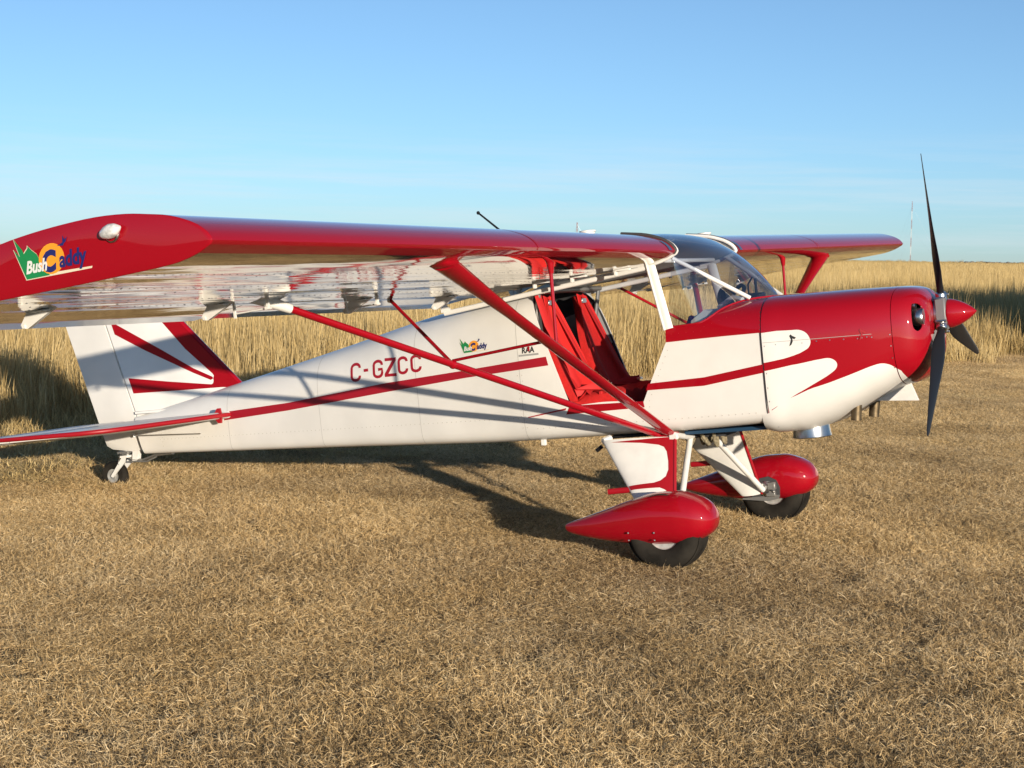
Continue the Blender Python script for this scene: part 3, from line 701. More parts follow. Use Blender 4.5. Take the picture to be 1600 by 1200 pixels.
for s_ in (1, -1):
    mb = MB(); mb.prism([(-3.34, ZS + s_ * .015), (-3.395, ZS + s_ * .015), (-3.368, ZS + s_ * .05), (-3.345, ZS + s_ * .05)], lambda a, b, t: (a, -.27 + t, b), -.008, .008); both('root_fitting', mb, REDM, SB)
mb = MB(); mb.tube([(-4.22, -.10, .918), (-3.60, -.17, .900)], .004, 6); mb.tube([(-4.22, -.10, .918), (-4.27, -.05, .925)], .010, 6); both('rudder_cable', mb, STEEL, (plane, plane))
# tail wheel
tw = bpy.data.objects.new('tail_wheel', None); COL.objects.link(tw); tw.parent = plane
TC = Vector((-4.508, 0, .640))
mb = MB(); mb.lathe([(-.030, .05), (-.036, .07), (-.034, .092), (-.02, .104), (0, .107), (.02, .104), (.034, .092), (.036, .07), (.030, .05)], TC, (0, 1, 0), 28); mb.build('tyre', RUBBER, tw)
mb = MB(); mb.lathe([(-.030, 0), (-.030, .022), (-.022, .026), (-.027, .05), (-.024, .052), (.024, .052), (.027, .05), (.022, .026), (.030, .022), (.030, 0)], TC, (0, 1, 0), 24); mb.build('rim', RIM, tw)
mb = MB()
for s_ in (-1, 1): mb.prism([(-4.512, .640), (-4.495, .630), (-4.375, .735), (-4.365, .772), (-4.395, .772)], lambda a, b, t: (a, s_ * .042 + t, b), -.005, .005)
mb.box((-4.385, 0, .772), (.075, .095, .016)); mb.build('fork', WHITEP, tw)
mb = MB(); mb.lathe([(0, .018), (.05, .018), (.05, 0)], (-4.375, 0, .765), (-.28, 0, 1), 12); mb.box((-4.40, 0, .80), (.10, .06, .018)); mb.build('pivot', DULL, tw)
mb = MB(); mb.prism([(-4.31, .85), (-4.26, .84), (-4.285, .735), (-4.33, .725)], lambda a, b, t: (a, t, b), -.02, .02); mb.build('strut_post', WHITEP, tw)
mb = MB(); mb.tube([(-4.42, 0, .79), (-4.33, 0, .748), (-4.25, 0, .735), (-4.13, 0, .768), (-3.98, 0, .772)], .010, 8, flat=2.2, flatdir=(0, 0, 1)); mb.tube([(-4.36, -.02, .735), (-4.2, -.02, .727), (-4.12, -.01, .755)], .006, 8); mb.build('leaf_spring', DULL, tw)
mb = MB(); mb.tube([(-4.40, -.05, .80), (-4.43, -.052, .73), (-4.425, -.05, .72)], .003, 6); mb.build('steering_spring', STEEL, tw)
mb = MB(); mb.tube([(-4.41, .05, .80), (-4.30, .06, .86)], .004, 6); mb.build('steering_arm', STEEL, tw)

# ---- main gear
TYC = (.048, -.975, .2055)
for fl in (False, True):
    wh = bpy.data.objects.new('main_wheel', None); COL.objects.link(wh); wh.parent = plane
    zc = .2055 + (.024 if not fl else 0.0); zc = .2177 + (-.010 if not fl else -.026)
    c = (.048, -.975, zc)
    mb = MB(); mb.lathe([(-.070, .09), (-.092, .11), (-.102, .148), (-.098, .18), (-.08, .200), (-.045, .211), (0, .214), (.045, .211), (.08, .200), (.098, .18), (.102, .15), (.092, .11), (.070, .09)], c, (0, 1, 0), 56)
    ty = mb.build('tyre', RUBBER, wh, flip=fl)
    mb = MB()
    for yy in (-.06, -.02, .02, .06): mb.lathe([(yy - .012, .208), (yy - .010, .2165 - abs(yy) * .06), (yy + .010, .2165 - abs(yy) * .06), (yy + .012, .208)], c, (0, 1, 0), 56)
    mb.build('tread', RUBBER, ty, flip=fl)
    mb = MB(); mb.lathe([(-.075, 0), (-.075, .035), (-.055, .045), (-.06, .085), (-.078, .098), (-.084, .112), (-.07, .112), (.07, .112), (.084, .112), (.078, .098), (.06, .085), (.055, .045), (.075, .035), (.075, 0)], c, (0, 1, 0), 40); mb.build('rim', RIM, wh, flip=fl)
    # spat
    xs = [-.572, -.565, -.54, -.46, -.32, -.14, .03, .13, .22, .285, .32, .333, .336]
    zt_ = [.284, .296, .307, .330, .370, .422, .454, .454, .428, .392, .348, .312, .30]
    zb_ = [.280, .266, .250, .228, .200, .176, .166, .166, .180, .206, .240, .272, .288]
    hw = [.004, .014, .028, .060, .100, .134, .150, .152, .142, .116, .080, .042, .012]
    fz, fb, fw = smooth(xs, zt_), smooth(xs, zb_), smooth(xs, hw); v = []; f = []; n = 28
    X = np.concatenate([np.linspace(-.572, -.54, 5)[:-1], np.linspace(-.54, .22, 26)[:-1], .22 + .116 * np.sin(np.linspace(0, math.pi / 2, 14))])
    for xx in X:
        a, b, w_ = float(fz(xx)), float(fb(xx)), float(fw(xx))
        for j in range(n):
            q = 2 * math.pi * j / n; e2 = 2 / 2.5
            v.append((xx, -.965 + w_ * math.copysign(abs(math.cos(q)) ** e2, math.cos(q)), (a + b) / 2 + (a - b) / 2 * math.copysign(abs(math.sin(q)) ** e2, math.sin(q)) + (-.028 if not fl else -.034)))
    for i in range(len(X) - 1):
        for j in range(n): f.append((i * n + j, i * n + (j + 1) % n, (i + 1) * n + (j + 1) % n, (i + 1) * n + j))
    f += [tuple(range(n)), tuple((len(X) - 1) * n + j for j in range(n))]
    sp = MB().add(v, f).build('wheel_spat', RED, plane, flip=fl, sharp=60)
    mb = MB()
    for px, pz in ((-.13, .225), (-.13, .185), (.02, .22), (.02, .18)): mb.ball((px, -1.112, pz), (.006, .006, .006), 8, 6)
    tag(mb.build('spat_screws', STEEL, sp, flip=fl), kind='stuff')
    # inner side: dark plate painted as the shade of a cut-out, brake disc, caliper, bracket
    mb = MB(); cut = [(-.06, .16), (.125, .16), (.13, .22), (.11, .27), (.06, .295), (.0, .285), (-.05, .20)]
    mb.prism(cut, lambda a, b, t: (a, -.815 + t, b), 0, .010); mb.build('recess_shade_plate', LINER, sp, flip=fl)
    mb = MB(); mb.lathe([(0, .0), (0, .052), (.008, .052), (.012, .03), (.03, .026), (.03, 0)], (.048, -.805, .215), (0, 1, 0), 28); br = mb.build('brake_disc', STEEL, wh, flip=fl)
    mb = MB(); mb.box((.085, -.79, .235), (.05, .035, .05)); mb.box((.075, -.79, .185), (.06, .03, .035)); mb.ball((.02, -.785, .245), (.016, .014, .016), 10, 6); mb.ball((.10, -.775, .20), (.01, .012, .01), 8, 6); mb.build('brake_caliper', DULL, wh, flip=fl)
    mb = MB(); mb.prism([(-.12, .165), (.13, .175), (.12, .150), (.05, .138), (-.12, .155)], lambda a, b, t: (a, -.80 + t, b), -.004, .004); mb.build('spat_bracket', DULL, sp, flip=fl)
    # leg: a flat faired panel that slopes out and down
    lg_c = {'tr': Vector((-.475, -.545, .690)), 'tf': Vector((-.022, -.545, .690)), 'bf': Vector((.015, -.79, .19)), 'br': Vector((-.125, -.79, .19))}
    def leg3(u, w2, t):
        a = lg_c['tr'].lerp(lg_c['tf'], u); b = lg_c['br'].lerp(lg_c['bf'], u); p = a.lerp(b, w2)
        nrm = Vector((0, -.894, .447))
        th = .022 * (1 - abs(2 * (u ** .6) - 1) ** 2.4) + .002
        return p + nrm * (t * th)
    mb = MB(); v = []; f = []; nu = 18; us = [0.5 - 0.5 * math.cos(math.pi * i / (nu - 1)) for i in range(nu)]
    ws = np.linspace(0, 1, 8); loop = [(u, 1) for u in us] + [(u, -1) for u in us[::-1]]; nl = len(loop)
    for w2 in ws: v += [leg3(u, w2, t) for u, t in loop]
    for i in range(len(ws) - 1):
        for j in range(nl): f.append((i * nl + j, i * nl + (j + 1) % nl, (i + 1) * nl + (j + 1) % nl, (i + 1) * nl + j))
    f += [tuple(range(nl)), tuple((len(ws) - 1) * nl + j for j in range(nl))]
    leg = MB().add(v, f).build('gear_leg', WHITEP, plane, flip=fl, sharp=60)
    redp = [(.12, .055), (.55, .035), (.90, .008), (.97, .008), (.999, .05), (.999, .99), (.84, .99), (.80, .96), (.70, .925), (.12, .945), (.05, .95), (.05, .875), (.12, .87), (.60, .835), (.74, .795), (.845, .72), (.895, .60), (.90, .45), (.885, .27), (.85, .185), (.78, .145), (.55, .10)]
    redp = [(a, b * .60) for a, b in redp]; redp = redp[:4] + [(.999, .03), (.999, .99), (.93, .99), (.93, .62)] + redp[7:] if False else redp
    mb = MB(); P2 = resample(redp, .05); A = np.array(P2)
    G = np.array([(a, b) for a in np.arange(.03, 1, .05) for b in np.arange(.03, 1, .05)]); G = G[inpoly(G, P2)]
    G = np.array([g for g in G if np.min(np.abs(A - g).max(1)) > .02])
    P3 = P2 + [tuple(g) for g in G]; r = delaunay_2d_cdt([Vector(p) for p in P3], [(i, (i + 1) % len(P2)) for i in range(len(P2))], [], 0, 1e-7)
    V2 = np.array([(p.x, p.y) for p in r[0]]); F2 = [tuple(q) for q in r[2]]; ok = inpoly(np.array([V2[list(q)].mean(0) for q in F2]), P2)
    mb.add([Vector(leg3(a, b, 1)) + Vector((0, -.894, .447)) * .002 for a, b in V2], [q for q, g in zip(F2, ok) if g]); mb.build('leg_paint', REDM, leg, flip=fl)
    mb = MB(); mb.tube([leg3(1, .0, 0), leg3(1, 1, 0)], .010, 8); mb.build('leg_nose', REDM, leg, flip=fl)
    mb = MB(); a = leg3(.02, .55, 0); mb.tube([Vector(a) + Vector((.10, .0, .004)), a, Vector(a) + Vector((-.13, -.01, -.004))], .017, 10, flat=.7, flatdir=(0, 0, 1)); mb.build('foot_step', REDM, leg, flip=fl)
    mb = MB(); mb.tube([(-.075, -.16, .655), (.03, -.77, .215)], .0185, 12); mb.build('gear_brace', WHITEP, leg, flip=fl)
    mb = MB(); mb.tube([(-.02, -.55, .70), (-.045, -.30, .668), (-.075, -.13, .655)], .017, 10); mb.box((-.03, -.545, .69), (.05, .03, .03)); mb.build('gear_truss', WHITEP, leg, flip=fl)
    mb = MB(); mb.tube([(-.44, -.50, .705), (-.47, -.545, .69)], .02, 8); mb.build('rear_pivot', WHITEP, leg, flip=fl)
RB_ = np.random.default_rng(3)
for x0, y0 in ((-.085, -.09), (-.05, -.03), (-.015, -.08), (.02, -.02), (.05, -.07), (.085, -.03)):
    tl = RB_.normal(0, .25); rz = RB_.uniform(.042, .07); ry = RB_.uniform(.016, .03)
    mb = MB(); mb.tube([(x0 + tl * rz * math.sin(q), y0 + ry * math.cos(q), .645 + rz * math.sin(q)) for q in np.linspace(0, 2 * math.pi, 17)], .0115, 8, cap=False); mb.build('bungee_cord', CORD, plane)
mb = MB(); mb.box((.0, .02, .665), (.24, .20, .05)); mb.build('bungee_mount', LINER, plane)
mb = MB(); mb.box((.24, 0, .694), (.54, .74, .022)); mb.build('belly_pan', TEAL, plane)
mb = MB(); mb.box((-.30, -.40, .704), (.34, .10, .016)); mb.tube([(-.50, -.50, .66), (-.535, -.505, .635)], .012, 8); both('exhaust_heat_strip', mb, BLACK, (plane, plane))
mb = MB(); mb.box((-.92, -.40, .70), (.03, .025, .04)); mb.build('drain_fitting', WHITEP, plane)

# ---- cabin
mb = MB(); mb.box((-.30, 0, .79), (1.5, .92, .02)); mb.build('cabin_floor', LINER, plane)
mb = MB(); y, z, L = FUS.half(-1.3); rb = [(-a * .95, 1.15 + (b - 1.15) * .95) for a, b in zip(y[::10], z[::10])]; mb.add([(-1.3, a, b) for a, b in rb] + [(-1.3, -a, b) for a, b in rb[::-1]], [tuple(range(2 * len(rb)))]); mb.build('rear_bulkhead', LINER, plane)
# roof between the wings: the wing section carried across
v, f, n, ny = wing_mesh(-.52, .52, [(a, b) for a, b in AF if a < -.12 and True], 3)
mb = MB(); ups = [p for p in openspline(UP, 3) if p[0] < -.30] + [(-1.45, 1.69)]
k = len(ups); lv = []
for yy in (-.515, .515): lv += [(a, yy, b + dz(.5)) for a, b in ups] + [(a, yy, b + dz(.5) - .03) for a, b in ups[::-1]]
nn = 2 * k; mb.add(lv, [(j, (j + 1) % nn, nn + (j + 1) % nn, nn + j) for j in range(nn)] + [tuple(range(nn)), tuple(range(nn, 2 * nn))]); mb.build('cabin_roof', ALU, plane, sharp=50)
mb = MB(); mb.tube([(-.09, -.525, 1.668), (-.80, -.525, 1.597), (-1.453, -.50, 1.530)], .015, 8, flat=.6); both('door_rail', mb, WHITEP, (plane, plane))
mb = MB(); mb.prism([(-1.47, 1.535), (-1.40, 1.543), (-1.455, 1.60), (-1.47, 1.595)], lambda a, b, t: (a, -.50 + t, b), -.01, .01); both('rail_end', mb, WHITEP, (plane, plane))
# front door posts
mb = MB(); mb.tube([(-.082, -.522, 1.675), (-.01, -.520, 1.305)], .031, 8, flat=.45, flatdir=(1, 0, .2)); PO = both('door_post', mb, WHITEP, (plane, plane))
mb = MB(); mb.tube([(-.098, -.537, 1.68), (-.028, -.535, 1.30)], .007, 8); both('door_hinge', mb, CAPW, PO)
# wind screen: wraps from the boot cowl line up over the roof
BLINE = [np.array([.492, 0, 1.431])] + [np.array([x, yb(x), FUS.P(x, FUS.s_of_y(x, yb(x)))[2] + .001]) for x in (.485, .47, .45, .42, .38, .33, .28)] + [np.array([x, FUS.yside(x, z), z + .001]) for x, z in BL[::-1]]
_l = np.concatenate([[0], np.cumsum([np.linalg.norm(b - a) for a, b in zip(BLINE, BLINE[1:])])]); _q = np.linspace(0, _l[-1], 40)
BLINE = [np.array([np.interp(q, _l, [b[i] for b in BLINE]) for i in range(3)]) for q in _q]
def wsP(t, w_):
    a = t * math.pi / 2; sy = math.sin(a); y = .52 * sy
    i_ = float(np.interp(abs(t), np.linspace(0, 1, len(BLINE)), np.arange(len(BLINE)))); k_ = min(int(i_), len(BLINE) - 2); B0 = BLINE[k_] * (1 - i_ + k_) + BLINE[k_ + 1] * (i_ - k_)
    B0 = np.array([B0[0], math.copysign(B0[1], t), B0[2]]); sq = abs(sy) ** 2.5
    T1 = np.array([.055 - .0 * sq, y, 1.815 - .060 * sq]); T2 = np.array([-.32, y, 1.885 - .025 * sq])
    if w_ <= .7:
        q = w_ / .7; m_ = (B0 + T1) / 2 + np.array([.03, 0, .035]) * (1 - sq * .6)
        return (1 - q) ** 2 * B0 + 2 * q * (1 - q) * (2 * m_ - .5 * (B0 + T1)) * 1.0 + q * q * T1
    q = (w_ - .7) / .3; m_ = np.array([-.06, y, 1.872 - .075 * sq]); return (1 - q) ** 2 * T1 + 2 * q * (1 - q) * m_ + q * q * T2
nt_, nw = 33, 22; v = []; f = []
for i in range(nt_):
    for j in range(nw): v.append(wsP(-1 + 2 * i / (nt_ - 1), j / (nw - 1)))
for i in range(nt_ - 1):
    for j in range(nw - 1): f.append((i * nw + j, (i + 1) * nw + j, (i + 1) * nw + j + 1, i * nw + j + 1))
ws_ = MB().add(v, f).build('windshield', GLASS, plane, sharp=180)
mb = MB(); mb.tube([tuple(Vector(wsP(-1 + 2 * i / 40, .0)) + Vector((.004, 0, .002))) for i in range(41)], .007, 6); mb.build('windshield_strip', RED, ws_)
# cabin tubes
mb = MB(); mb.tube([(.04, -.475, 1.705), (.42, -.30, 1.435)], .0125, 10); both('cabin_brace', mb, WHITEP, (plane, plane))
mb = MB(); mb.tube([(-.06, -.50, 1.70), (-.06, .50, 1.70)], .013, 10); mb.build('carry_through_tube', WHITEP, plane)
mb = MB(); mb.tube([(-.83, -.47, 1.60), (-.83, .47, 1.60)], .016, 10); mb.tube([(-1.0, -.44, .82), (-.83, -.45, 1.60)], .014, 8); mb.tube([(-1.0, .44, .82), (-.83, .45, 1.60)], .014, 8); mb.build('rear_cabin_frame', DULL, plane)
# instrument panel with dials
ip = MB(); ip.prism([(.05, 1.12), (.08, 1.12), (.21, 1.385), (.185, 1.395), (.10, 1.34)], lambda a, b, t: (a, t, b), -.43, .43); IP = ip.build('instrument_panel', GREYL, plane)
for yy, zz, rr in ((-.28, 1.31, .04), (-.17, 1.31, .04), (-.06, 1.31, .04), (.06, 1.31, .04), (.17, 1.31, .04), (-.23, 1.22, .032), (-.12, 1.22, .032), (.0, 1.22, .032)):
    xx = .06 + (zz - 1.12) * .42
    mb = MB(); mb.lathe([(0, rr), (.014, rr), (.014, rr * .85), (.008, rr * .82), (.008, 0)], (xx - .002, yy, zz), (-.92, 0, .39), 20); mb.build('dial', BLACK, IP)
mb = MB(); mb.box((.30, .02, 1.375), (.26, .62, .02)); mb.build('glare_shield', GREYL, plane)
mb = MB(); mb.lathe([(0, .055), (.05, .06), (.055, .05), (.05, .02), (.06, 0)], (.20, -.02, 1.45), (-.7, -.7, .15), 22); mb.lathe([(0, .07), (.02, .07), (.02, .055), (0, .055)], (.24, .05, 1.46), (-.6, -.6, .5), 22); mb.build('compass', BLACK, plane)
mb = MB(); mb.box((.31, .12, 1.43), (.10, .14, .07)); mb.tube([(.33, .10, 1.42), (.33, .10, 1.55)], .009, 8); mb.tube([(.25, .2, 1.41), (.25, .2, 1.52), (.28, .2, 1.56)], .006, 8); mb.build('radio_unit', BLACK, plane)
mb = MB(); mb.tube([(.16, -.10, 1.40), (.27, -.16, 1.45), (.34, -.2, 1.43)], .016, 8); mb.build('vent_hose', CAPW, plane)
# seats
for yy in (-.25, .25):
    st = bpy.data.objects.new('seat', None); COL.objects.link(st); st.parent = plane; st.location = (0, yy, 0)
    v = []; f = []; nu, nv = 11, 14
    for i in range(nu):
        for j in range(nv):
            a = i / (nu - 1) * 2 - 1; b = j / (nv - 1)
            wd = .205 - .165 * max(0, (b - .45) / .55) ** 1.3
            xx = -.665 - .22 * b + .035 * a * a - .03 * math.sin(b * 3.1); v.append((xx, a * wd, .90 + .66 * b + .006 * math.sin(7 * a + 9 * b)))
    N0 = len(v); v += [(p[0] - .045, p[1], p[2] - .004) for p in v]
    for i in range(nu - 1):
        for j in range(nv - 1):
            q = (i * nv + j, (i + 1) * nv + j, (i + 1) * nv + j + 1, i * nv + j + 1); f += [q, tuple(N0 + c for c in q[::-1])]
    bd = [(i * nv) for i in range(nu)] + [(nu - 1) * nv + j for j in range(1, nv)] + [i * nv + nv - 1 for i in range(nu - 2, -1, -1)] + [j for j in range(nv - 2, 0, -1)]
    f += [(bd[i], N0 + bd[i], N0 + bd[(i + 1) % len(bd)], bd[(i + 1) % len(bd)]) for i in range(len(bd))]
    MB().add(v, f).build('seat_back', CLOTH, st, sharp=60)
    mb = MB(); v = []; f = []
    for i in range(11):
        for j in range(11):
            a = i / 5 - 1; b = j / 10; v.append((-.68 + .30 * b, a * .21, .935 + .03 * (1 - a ** 4) * (1 - (2 * b - 1) ** 4) + .03 * b + .012 * math.sin(9 * a + 5 * b)))
    N0 = len(v); v += [(p[0], p[1], .85) for p in v]
    for i in range(10):
        for j in range(10):
            q = (i * 11 + j, (i + 1) * 11 + j, (i + 1) * 11 + j + 1, i * 11 + j + 1); f += [q, tuple(N0 + c for c in q[::-1])]
    bd = [i * 11 for i in range(11)] + [110 + j for j in range(1, 11)] + [i * 11 + 10 for i in range(9, -1, -1)] + list(range(9, 0, -1))
    f += [(bd[i], N0 + bd[i], N0 + bd[(i + 1) % len(bd)], bd[(i + 1) % len(bd)]) for i in range(len(bd))]
    mb.add(v, f).build('seat_cushion', CLOTH, st, sharp=60)
    mb = MB()
    for s_ in (-1, 1):
        mb.tube([(-.875, s_ * .03, 1.57), (-.83, s_ * .08, 1.42), (-.735, s_ * .14, 1.16), (-.655, s_ * .17, 1.0), (-.55, s_ * .10, .985)], .024, 8, flat=.16, flatdir=(0, 1, 0))
    mb.tube([(-.66, -.19, .98), (-.57, -.10, 1.01), (-.53, 0, 1.005), (-.57, .10, 1.01), (-.66, .19, .98)], .024, 8, flat=.16, flatdir=(0, .3, 1)); hn = mb.build('harness', WEB, st)
    mb = MB(); mb.box((-.53, 0, 1.012), (.035, .045, .014)); mb.build('buckle', STEEL, hn)
    mb = MB(); mb.box((-.855, 0, 1.53), (.012, .07, .03)); mb.build('strap_keeper', STEEL, hn)
# slack webbing from the roof frame to the floor, and the sill trim in red
mb = MB(); mb.tube([(-.835, -.46, 1.58), (-.80, -.44, 1.40), (-.70, -.40, 1.15), (-.66, -.38, .98)], .030, 8, flat=.14, flatdir=(.3, 1, 0)); mb.build('shoulder_strap', WEB, plane)
mb = MB(); mb.tube([(-.66, -.42, .93), (-.60, -.40, .99), (-.54, -.42, .94), (-.50, -.40, .96), (-.46, -.41, .92)], .026, 8, flat=.25, flatdir=(0, 1, .2)); mb.box((-.50, -.44, .95), (.02, .02, .06)); mb.build('lap_strap', WEB, plane)
mb = MB(); mb.box((-.50, -.475, .885), (.32, .05, .05)); mb.build('sill_cover', CLOTH, plane)
# far door stays folded: a pale rear side window panel
mb = MB(); mb.add([(-1.22, .47, 1.22), (-.79, .505, 1.24), (-.90, .47, 1.585), (-1.22, .43, 1.56)], [(0, 1, 2, 3)]); mb.build('side_lining', GREYL, plane)
# whip aerial on the roof
mb = MB(); mb.tube([(-1.05, 0, 1.80), (-1.09, 0, 1.86), (-1.40, 0, 2.14)], [.012, .008, .006], 8); mb.ball((-1.408, 0, 2.147), .012, 8, 6); mb.build('whip_aerial', BLACK, plane)

# blue cloth lying on the cabin coaming
bagv = MB(); v = []; f = []
for i in range(9):
    for j in range(7):
        a = i / 4 - 1; b = j / 3 - 1; v.append((a * .055, b * .07, .05 * (1 - a ** 6) * (1 - b ** 6) + .008 * math.sin(4 * a + 3 * b) + .005))
N0 = len(v); v += [(p[0], p[1], 0) for p in v]
for i in range(8):
    for j in range(6):
        q = (i * 7 + j, (i + 1) * 7 + j, (i + 1) * 7 + j + 1, i * 7 + j + 1); f += [q, tuple(N0 + c for c in q[::-1])]
bd = [i * 7 for i in range(9)] + [56 + j for j in range(1, 7)] + [i * 7 + 6 for i in range(7, -1, -1)] + list(range(5, 0, -1))
f += [(bd[i], N0 + bd[i], N0 + bd[(i + 1) % len(bd)], bd[(i + 1) % len(bd)]) for i in range(len(bd))]
bag = bagv.add(v, f).build('folded_cloth', BLUE, None, sharp=70)
bag.matrix_world = Bm @ Matrix.Translation((.075, -.24, 1.315))
tag(bag, 'blue folded cloth lying inside the cabin behind the windshield', 'cloth')
# ------------------------------------------------------------------ ground and grass
FW = np.array([-0.4385, 0.8988]); RT2 = np.array([0.8988, 0.4385]); C2 = np.array([CAM_POS.x, CAM_POS.y])
def edge_x(y): return -7.8 + (y - 3.2) * .329
def wob(y): return .35 * math.sin(y * .9) + .22 * math.sin(y * 2.3 + 1) + .5 * math.sin(y * .21 + 2)
def tall_at(x, y): return x < edge_x(y) + wob(y)
def ground_mat(name, cols, scale):
    M = bpy.data.materials.new(name); M.use_nodes = True; t = M.node_tree; p = t.nodes['Principled BSDF']
    p.inputs['Roughness'].default_value = 0.95; p.inputs['Specular IOR Level'].default_value = 0.1
    g = t.nodes.new('ShaderNodeNewGeometry')
    n1 = t.nodes.new('ShaderNodeTexNoise'); n1.inputs['Scale'].default_value = scale; n1.inputs['Detail'].default_value = 8; n1.inputs['Roughness'].default_value = .7
    t.links.new(g.outputs['Position'], n1.inputs['Vector'])
    r = t.nodes.new('ShaderNodeValToRGB'); el = r.color_ramp.elements
    el[0].position = .3; el[0].color = (*cols[0], 1); el[1].position = .7; el[1].color = (*cols[2], 1); q = el.new(.5); q.color = (*cols[1], 1)
    t.links.new(n1.outputs['Fac'], r.inputs[0]); t.links.new(r.outputs[0], p.inputs['Base Color'])
    b = t.nodes.new('ShaderNodeBump'); b.inputs['Distance'].default_value = .03; t.links.new(n1.outputs['Fac'], b.inputs['Height']); t.links.new(b.outputs[0], p.inputs['Normal'])
    return M
SOIL = ground_mat('thatch_and_soil', ((.12, .088, .050), (.24, .175, .098), (.36, .27, .155)), 9.0)
PRAIRIE = ground_mat('far_dry_prairie', ((.50, .37, .16), (.58, .43, .20), (.66, .50, .25)), .02)
def ring_sheet(name, rad, z, m, n=96):
    mb = MB(); mb.add([(0, 0, z(0, 0))] + [(r_ * math.cos(q), r_ * math.sin(q), z(r_ * math.cos(q), r_ * math.sin(q))) for r_ in rad for q in np.linspace(0, 2 * math.pi, n + 1)[:-1]],
        [(0, 1 + j, 1 + (j + 1) % n) for j in range(n)] + [(1 + i * n + j, 1 + (i + 1) * n + j, 1 + (i + 1) * n + (j + 1) % n, 1 + i * n + (j + 1) % n) for i in range(len(rad) - 1) for j in range(n)])
    o = mb.build(name, m, None, sharp=180); tag(o, kind='structure'); return o
ring_sheet('ground', [5, 20, 60, 200, 600, 1500, 4000, 12000], lambda x, y: 0.0, SOIL)
# the far prairie: the grass tops as one rolling sheet beyond the stalks built singly
mb = MB(); v = []; f = []
ds = [150, 330, 400, 500, 650, 850, 1100, 1500, 2000, 2700, 3600, 5000]; rs = np.linspace(-.75, .75, 61)
for d in ds:
    for r_ in rs:
        P = C2 + FW * d + RT2 * (r_ * d); v.append((P[0], P[1], .02 + .55 * min(1, max(0, (d - 1100) / 1500))))
nr = len(rs)
for i in range(len(ds) - 1):
    for j in range(nr - 1): f.append((i * nr + j, i * nr + j + 1, (i + 1) * nr + j + 1, (i + 1) * nr + j))
tag(MB().add(v, f).build('field', PRAIRIE, None, sharp=180), kind='structure')

def straw_mat(name, dark, mid, light, nscale, green=None, weather=(.92, .92, .92)):
    """dry grass: each blade has its own tint, patches of the field differ"""
    M = bpy.data.materials.new(name); M.use_nodes = True; t = M.node_tree; t.nodes.clear()
    o = t.nodes.new('ShaderNodeOutputMaterial')
    at = t.nodes.new('ShaderNodeAttribute'); at.attribute_name = 'tint'; at.attribute_type = 'GEOMETRY'
    g = t.nodes.new('ShaderNodeNewGeometry'); n = t.nodes.new('ShaderNodeTexNoise'); n.inputs['Scale'].default_value = nscale; n.inputs['Detail'].default_value = 4
    t.links.new(g.outputs['Position'], n.inputs['Vector'])
    a = t.nodes.new('ShaderNodeMath'); a.operation = 'MULTIPLY_ADD'; a.inputs[1].default_value = .9; a.inputs[2].default_value = -.45; t.links.new(n.outputs['Fac'], a.inputs[0])
    b = t.nodes.new('ShaderNodeMath'); b.operation = 'ADD'; t.links.new(at.outputs['Fac'], b.inputs[0]); t.links.new(a.outputs[0], b.inputs[1])
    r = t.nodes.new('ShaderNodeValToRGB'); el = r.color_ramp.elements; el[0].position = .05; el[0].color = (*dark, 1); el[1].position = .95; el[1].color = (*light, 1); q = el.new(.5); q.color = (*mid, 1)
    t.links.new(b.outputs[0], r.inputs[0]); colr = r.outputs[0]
    if green:
        n2 = t.nodes.new('ShaderNodeTexNoise'); n2.inputs['Scale'].default_value = .55; n2.inputs['Detail'].default_value = 5; n2.inputs['Roughness'].default_value = .65
        t.links.new(g.outputs['Position'], n2.inputs['Vector'])
        mr = t.nodes.new('ShaderNodeMapRange'); mr.inputs[1].default_value = .60; mr.inputs[2].default_value = .80; mr.inputs[4].default_value = .45; t.links.new(n2.outputs['Fac'], mr.inputs[0])
        mx = t.nodes.new('ShaderNodeMix'); mx.data_type = 'RGBA'; t.links.new(mr.outputs[0], mx.inputs[0]); t.links.new(colr, mx.inputs[6]); mx.inputs[7].default_value = (*green, 1); colr = mx.outputs[2]
    n3 = t.nodes.new('ShaderNodeTexNoise'); n3.inputs['Scale'].default_value = .33; n3.inputs['Detail'].default_value = 5; n3.inputs['Roughness'].default_value = .6; t.links.new(g.outputs['Position'], n3.inputs['Vector'])
    m3 = t.nodes.new('ShaderNodeMapRange'); m3.inputs[1].default_value = .40; m3.inputs[2].default_value = .66; t.links.new(n3.outputs['Fac'], m3.inputs[0])
    x3 = t.nodes.new('ShaderNodeMix'); x3.data_type = 'RGBA'; x3.blend_type = 'MULTIPLY'; t.links.new(m3.outputs[0], x3.inputs[0]); t.links.new(colr, x3.inputs[6]); x3.inputs[7].default_value = (*weather, 1); colr = x3.outputs[2]
    d = t.nodes.new('ShaderNodeBsdfDiffuse'); tl = t.nodes.new('ShaderNodeBsdfTranslucent'); ms = t.nodes.new('ShaderNodeMixShader'); ms.inputs[0].default_value = .12
    t.links.new(colr, d.inputs[0]); t.links.new(colr, tl.inputs[0]); t.links.new(d.outputs[0], ms.inputs[1]); t.links.new(tl.outputs[0], ms.inputs[2]); t.links.new(ms.outputs[0], o.inputs[0])
    return M
MOWN = straw_mat('mown_straw', (.19, .135, .075), (.70, .475, .215), (.95, .74, .43), 1.1, (.30, .26, .08), (.70, .71, .78))
TALL = straw_mat('standing_straw', (.28, .19, .078), (.56, .405, .178), (.73, .58, .32), .35)

